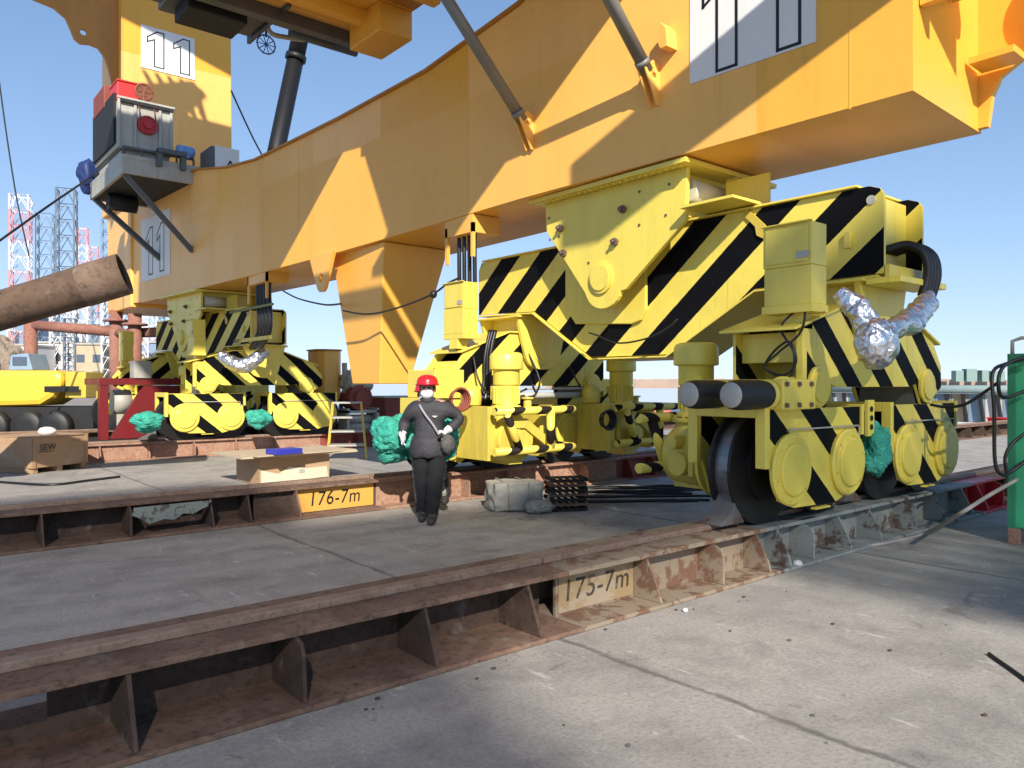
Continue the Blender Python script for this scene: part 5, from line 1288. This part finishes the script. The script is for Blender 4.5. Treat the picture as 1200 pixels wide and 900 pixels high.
cab_cable([(1215, 500, 7.6), (1190, 516, 7.6), (1178, 535, 7.58), (1180, 560, 7.6), (1176, 575, 7.6)], .016)
b.build('cable', [M['hose']], gc, world=gq)
single('hanging_cable', MB().tube([eye(*q) for q in [(1170, 448, 7.6), (1150, 462, 7.7), (1130, 474, 7.8), (1108, 477, 7.95), (1090, 474, 8.05)]], .016, 8, sub=6), [M['hose']], 'black cable sagging from the green cabinet to the nearest bogie', 'cable')
single('pale_hose', MB().tube([eye(1192, 562, 7.7), eye(1160, 580, 7.4), eye(1125, 602, 7.15), gp(1085, 625, .03), gp(1040, 636, .02), gp(985, 645, .015), gp(948, 653, .015), gp(925, 661, .015)], .019, 8, sub=8), [paint('pale_hose_rubber', (.34, .31, .27), .6, .3)], 'pale hose running from the green cabinet down along the girder', 'hose')
bw = thing('bulwark', 'blue grey bulwark panels with dark braces and a pipe rail at far right', 'bulwark', (34, 12, 0))
bq = Vector((34, 12, 0))
for k in range(22):
    y = 7 + k * .62; mt = [M['bluegrey'], M['farwhite'], M['bluegrey'], M['fartan'], M['bluegrey']][k % 5]
    MB().box(34, 34.15, y, y + .60, .12, 1.24).build('panel', [mt], bw, world=bq)
    MB().prism([(y - .05, .1), (y + .05, .1), (y + .2, 1.24), (y + .1, 1.24)], 'x', 33.8, 33.98).build('brace', [M['black_steel']], bw, world=bq)
MB().cyl((33.9, 6, 1.42), (33.9, 20.8, 1.42), .17, n=14).build('pipe_rail', [paint('grey_green_paint', (.22, .30, .30), .5, .3)], bw, world=bq)
MB().box(33.6, 34.4, 6, 20.8, .004, .10).build('sill', [M['farwhite']], bw, world=bq)
rbx = eye(1172, 494, 27); single('red_crate', MB().box(rbx.x - .3, rbx.x + .3, rbx.y - .3, rbx.y + .3, .004, .42).box(rbx.x - .34, rbx.x + .34, rbx.y - .34, rbx.y + .34, .421, .46), [M['red']], 'small red box standing in front of the bulwark', 'box')
rbx = eye(769, 498, 31); single('pink_float', MB().blob((rbx.x, rbx.y, .30), (.9, .7, .30), 0, .25, 2, 4, 17), [simple('faded_red', (.6, .16, .12), .7)], 'faded red tarpaulin heap on the far deck edge', 'tarpaulin')
for k, (px, w_, h_) in enumerate(((1122, 9, 8), (1136, 12, 13), (1152, 8, 9), (1168, 14, 7), (1192, 12, 10))):
    q = eye(px, 450, 740); hh = 4 + h_ * .32; ww = w_ * .41
    lab = ['low green shed on the far shore just right of the near bogie', 'tallest green shed on the far shore', 'narrow green shed on the far shore', 'long low green shed on the far shore', 'green shed on the far shore behind the cabinet'][k]
    single('far_shed', MB().box(-ww, ww, -4, 4, 0, hh + 4, 0, Matrix.Translation((q.x, q.y, 4)) @ Matrix.Rotation(TH - R(90), 4, 'Z')), [simple('far_green', (.17, .25, .22), .8)], lab, 'shed', 'sheds on the far shore')

# ------------------------------------------------------------------ mobile crane boom behind the beam
mc = thing('mobile_crane', 'black telescopic boom of a mobile crane rising behind the orange beam', 'mobile crane', (13.6, 29.0, 0))
mq = Vector((13.6, 29.0, 0))
b0 = eye(266, 452, 30); b1 = eye(352, 42, 30); dd = (b1 - b0)
top = b0 + dd * 1.45
bmx = MB().cyl(b0, b0 + dd * .93, .36, .32, 16).cyl(b0 + dd * .93, b0 + dd * .945, .40, n=16).cyl(b0 + dd * .95, top, .33, .31, 16)
bmx.cyl(b0 + dd * .60, b0 + dd * .615, .46, n=16)
bo = bmx.build('boom', [M['black']], mc, world=mq)
cv = MB().box(b0.x - 1.2, b0.x + 1.2, b0.y - 1.2, b0.y + 2.4, .9, 2.0); cv.build('turntable', [M['ochre']], mc, world=mq)
MB().box(b0.x - 1.3, b0.x + 1.3, b0.y - 3, b0.y + 5, .5, .89).build('chassis', [M['black_steel']], mc, world=mq)
for yy in (-2.2, 0, 2.2, 4.2):
    for xx in (-1.2, 1.2): MB().revolve([(.1, -.2), (.5, -.2), (.5, .2), (.1, .2)], (b0.x + xx, b0.y + yy, .504), (1, 0, 0), 24).build('tyre', [M['black_rubber']], mc, world=mq)

# ------------------------------------------------------------------ ropes in the air
def rope(name, pts, r, label, cat='rope', mat='hose', sub=8):
    return single(name, MB().tube(pts, r, 6, sub=sub), [M[mat]], label, cat)
rope('stay_rope', [eye(-60, 325, 16), eye(50, 246, 18), eye(106, 208, 20.5)], .03, 'dark stay rope rising from the left edge to the winch platform')
rope('leg_rope', [(8.9, 24.98, 11.2), tuple(Vector((8.9, 24.98, 11.2)).lerp(b0 + dd * .61, .5) - Vector((0, 0, .12))), tuple(b0 + dd * .61)], .03, 'thin rope from the orange leg to the black boom')
rope('slack_cable', [eye(332, 341, 16.2), eye(350, 350, 16), eye(380, 357, 15), eye(400, 356, 13.6)], .018, 'slack black cable between the far bogie and the support foot', 'cable')
rope('draped_cable', [eye(402, 364, 13.35), eye(425, 368, 13.0), eye(447, 366, 12.7), eye(480, 356, 12.0), eye(508, 344, 11.4), eye(525, 332, 11.1), eye(540, 325, 10.9)], .016, 'black cable draped across the orange support foot', 'cable')
q = eye(508, 345, 11.4); single('cable_plug', MB().blob(q, (.055, .055, .06), 0, .05, 2, 3, 1, ridged=False), [M['hose']], 'small black plug on the cable beside the support foot', 'plug')
rope('pulley_line', [eye(-3, 80, 120), eye(8, 160, 120), eye(20, 235, 120), eye(34, 300, 120)], .11, 'thin dark line hanging in the sky at the left edge', 'line', 'black_steel')
rope('equalizer_cable', [eye(794, 374, 8.92), eye(783, 384, 8.98), eye(760, 396, 9.2), eye(725, 402, 9.55), eye(700, 393, 9.85), eye(690, 390, 9.95)], .011, 'loose thin cable hanging along the large striped beam', 'cable')

# ------------------------------------------------------------------ lattice towers and yard behind
def tower(px, wpx, top, d, keys, label, three=False):
    c = eye(px, 450, d); wd = wpx / 895 * d / 2 * .9; H = 1.64 + (450 - top) / 895 * d
    mb = MB(); rot = Matrix.Rotation(TH - R(90) + .35, 3, 'Z')
    cs = [rot @ Vector((sx * wd * .8, sy * wd * .8, 0)) for sx, sy in ((-1, -1), (1, -1), (1, 1), (-1, 1))]
    nb = max(6, int(H / (wd * 1.5))); r = max(.13, wd * .075); bh = H / nb
    for q in cs:
        for k in range(nb):
            mb.cyl((c.x + q.x, c.y + q.y, -.3 + k * bh), (c.x + q.x, c.y + q.y, -.3 + (k + 1) * bh), r * 1.25, n=4, mat=(k // 2) % len(keys), caps=False)
    for k in range(nb + 1):
        z = -.3 + k * bh
        for i in range(4):
            a, b = cs[i], cs[(i + 1) % 4]; mt = ((k // 2) % len(keys))
            mb.cyl((c.x + a.x, c.y + a.y, z), (c.x + b.x, c.y + b.y, z), r * .7, n=3, mat=mt, caps=False)
            if k < nb:
                m_ = (a + b) / 2
                mb.cyl((c.x + a.x, c.y + a.y, z), (c.x + m_.x, c.y + m_.y, z + bh), r * .6, n=3, mat=mt, caps=False)
                mb.cyl((c.x + b.x, c.y + b.y, z), (c.x + m_.x, c.y + m_.y, z + bh), r * .6, n=3, mat=mt, caps=False)
    return single('lattice_tower', mb, [M[k] for k in keys], label, 'lattice tower', 'lattice rig legs beyond the yard')
rw = ['tower_white', 'tower_red']
tower(24, 26, 228, 190, rw, 'leftmost red and white lattice tower')
tower(53, 22, 250, 195, ['tower_blue'], 'shorter blue grey lattice tower right of the leftmost red and white tower')
tower(78, 26, 221, 185, ['tower_dark'], 'tallest dark grey lattice tower')
tower(97, 14, 266, 230, rw, 'thin pale red and white lattice tower beside the tallest dark tower')
tower(129, 22, 257, 195, ['tower_blue'], 'blue grey lattice tower below the winch platform')
tower(151, 22, 238, 200, rw, 'red and white lattice tower beside the orange beam end')
tower(110, 12, 288, 260, ['tower_white', 'tower_red'], 'low pale lattice tower behind the leaning pipe')
tower(40, 16, 330, 210, ['tower_blue'], 'short blue lattice tower under the leaning pipe at left')
tower(95, 20, 345, 170, ['tower_white'], 'short white lattice tower under the leaning pipe')
tower(175, 22, 300, 175, rw, 'red and white lattice tower just left of the far bogie')
tower(115, 18, 352, 165, ['tower_blue'], 'short blue lattice tower above the cross pipe')
tower(70, 24, 360, 160, ['tower_white'], 'broad short white lattice tower behind the cross pipe')
for k, (px, wpx, top, d, keys, lab) in enumerate(((18, 18, 352, 230, rw, 'small red and white lattice tower at far left under the pipe'), (58, 14, 338, 240, rw, 'slim red and white lattice tower under the leaning pipe'), (82, 16, 372, 150, ['tower_dark'], 'low dark lattice tower behind the cross pipe'),
        (128, 20, 345, 150, ['tower_white'], 'white lattice tower between the red brown posts'), (148, 16, 330, 230, ['tower_blue'], 'slim blue lattice tower beside the end of the leaning pipe'), (168, 14, 340, 140, ['tower_white'], 'slim white lattice tower nearest the far bogie'), (187, 14, 352, 190, ['tower_blue'], 'blue lattice tower touching the far bogie'))):
    tower(px, wpx, top, d, keys, lab)
for k, (px, w_, top, d, mk, lab) in enumerate(((12, 34, 405, 150, 'farwhite', 'white hall with a row of windows at the left edge'), (62, 50, 402, 160, 'farwhite', 'wide white hall behind the yellow machine'), (104, 36, 404, 150, 'fartan', 'tan hall behind the cross pipe'),
                                          (150, 40, 416, 145, 'fartan', 'tan and low hall left of the far bogie'), (30, 30, 372, 200, 'farblue', 'blue hall behind the white one at left'), (132, 26, 396, 190, 'farwhite', 'tall white block between the red posts'),
                                          (180, 30, 402, 170, 'farblue', 'blue hall next to the far bogie'), (84, 24, 380, 210, 'farwhite', 'narrow white block far behind the yellow machine'))):
    q = eye(px, 450, d); ww = w_ / 895 * d / 2; hh = 1.64 + (450 - top) / 895 * d + .3
    m_ = Matrix.Translation((q.x, q.y, -.3)) @ Matrix.Rotation(TH - R(90) + .1 * ((k % 3) - 1), 4, 'Z')
    t_ = thing('yard_hall', lab, 'building', (q.x, q.y, -.3), TH - R(90) + .1 * ((k % 3) - 1), 'yard halls at left')
    MB().box(-ww, ww, 0, 9, 0, hh).build('wall', [M[mk]], t_)
    MB().box(-ww - .2, ww + .2, -.3, 9.2, hh + .01, hh + .35).build('roof', [M['grey']], t_)
    nw = max(2, int(ww / 1.1))
    for r_ in range(2 if hh > 7 else 1):
        for j in range(nw):
            x = -ww + (j + .5) * 2 * ww / nw
            MB().box(x - ww / nw * .5, x + ww / nw * .5, -.06, -.01, hh * (.3 + .34 * r_), hh * (.3 + .34 * r_) + hh * .16).build('window', [M['farglass']], t_)
q = eye(8, 450, 38); single('scrap_heap', MB().blob((q.x - .6, q.y, .6), (1.9, 1.4, 3.0), 0, .16, 6, 5, 40, smooth=False), [M['scrap']], 'brown scrap heap at the left edge behind the yellow machine', 'scrap heap')
q = eye(2, 450, 27); single('green_skip', MB().box(q.x - 1.1, q.x + .35, q.y - .5, q.y + .5, .004, 1.0).box(q.x - 1.15, q.x + .4, q.y - .55, q.y + .55, 1.001, 1.07), [M['green']], 'low dark green skip at the left edge behind the crate', 'skip')
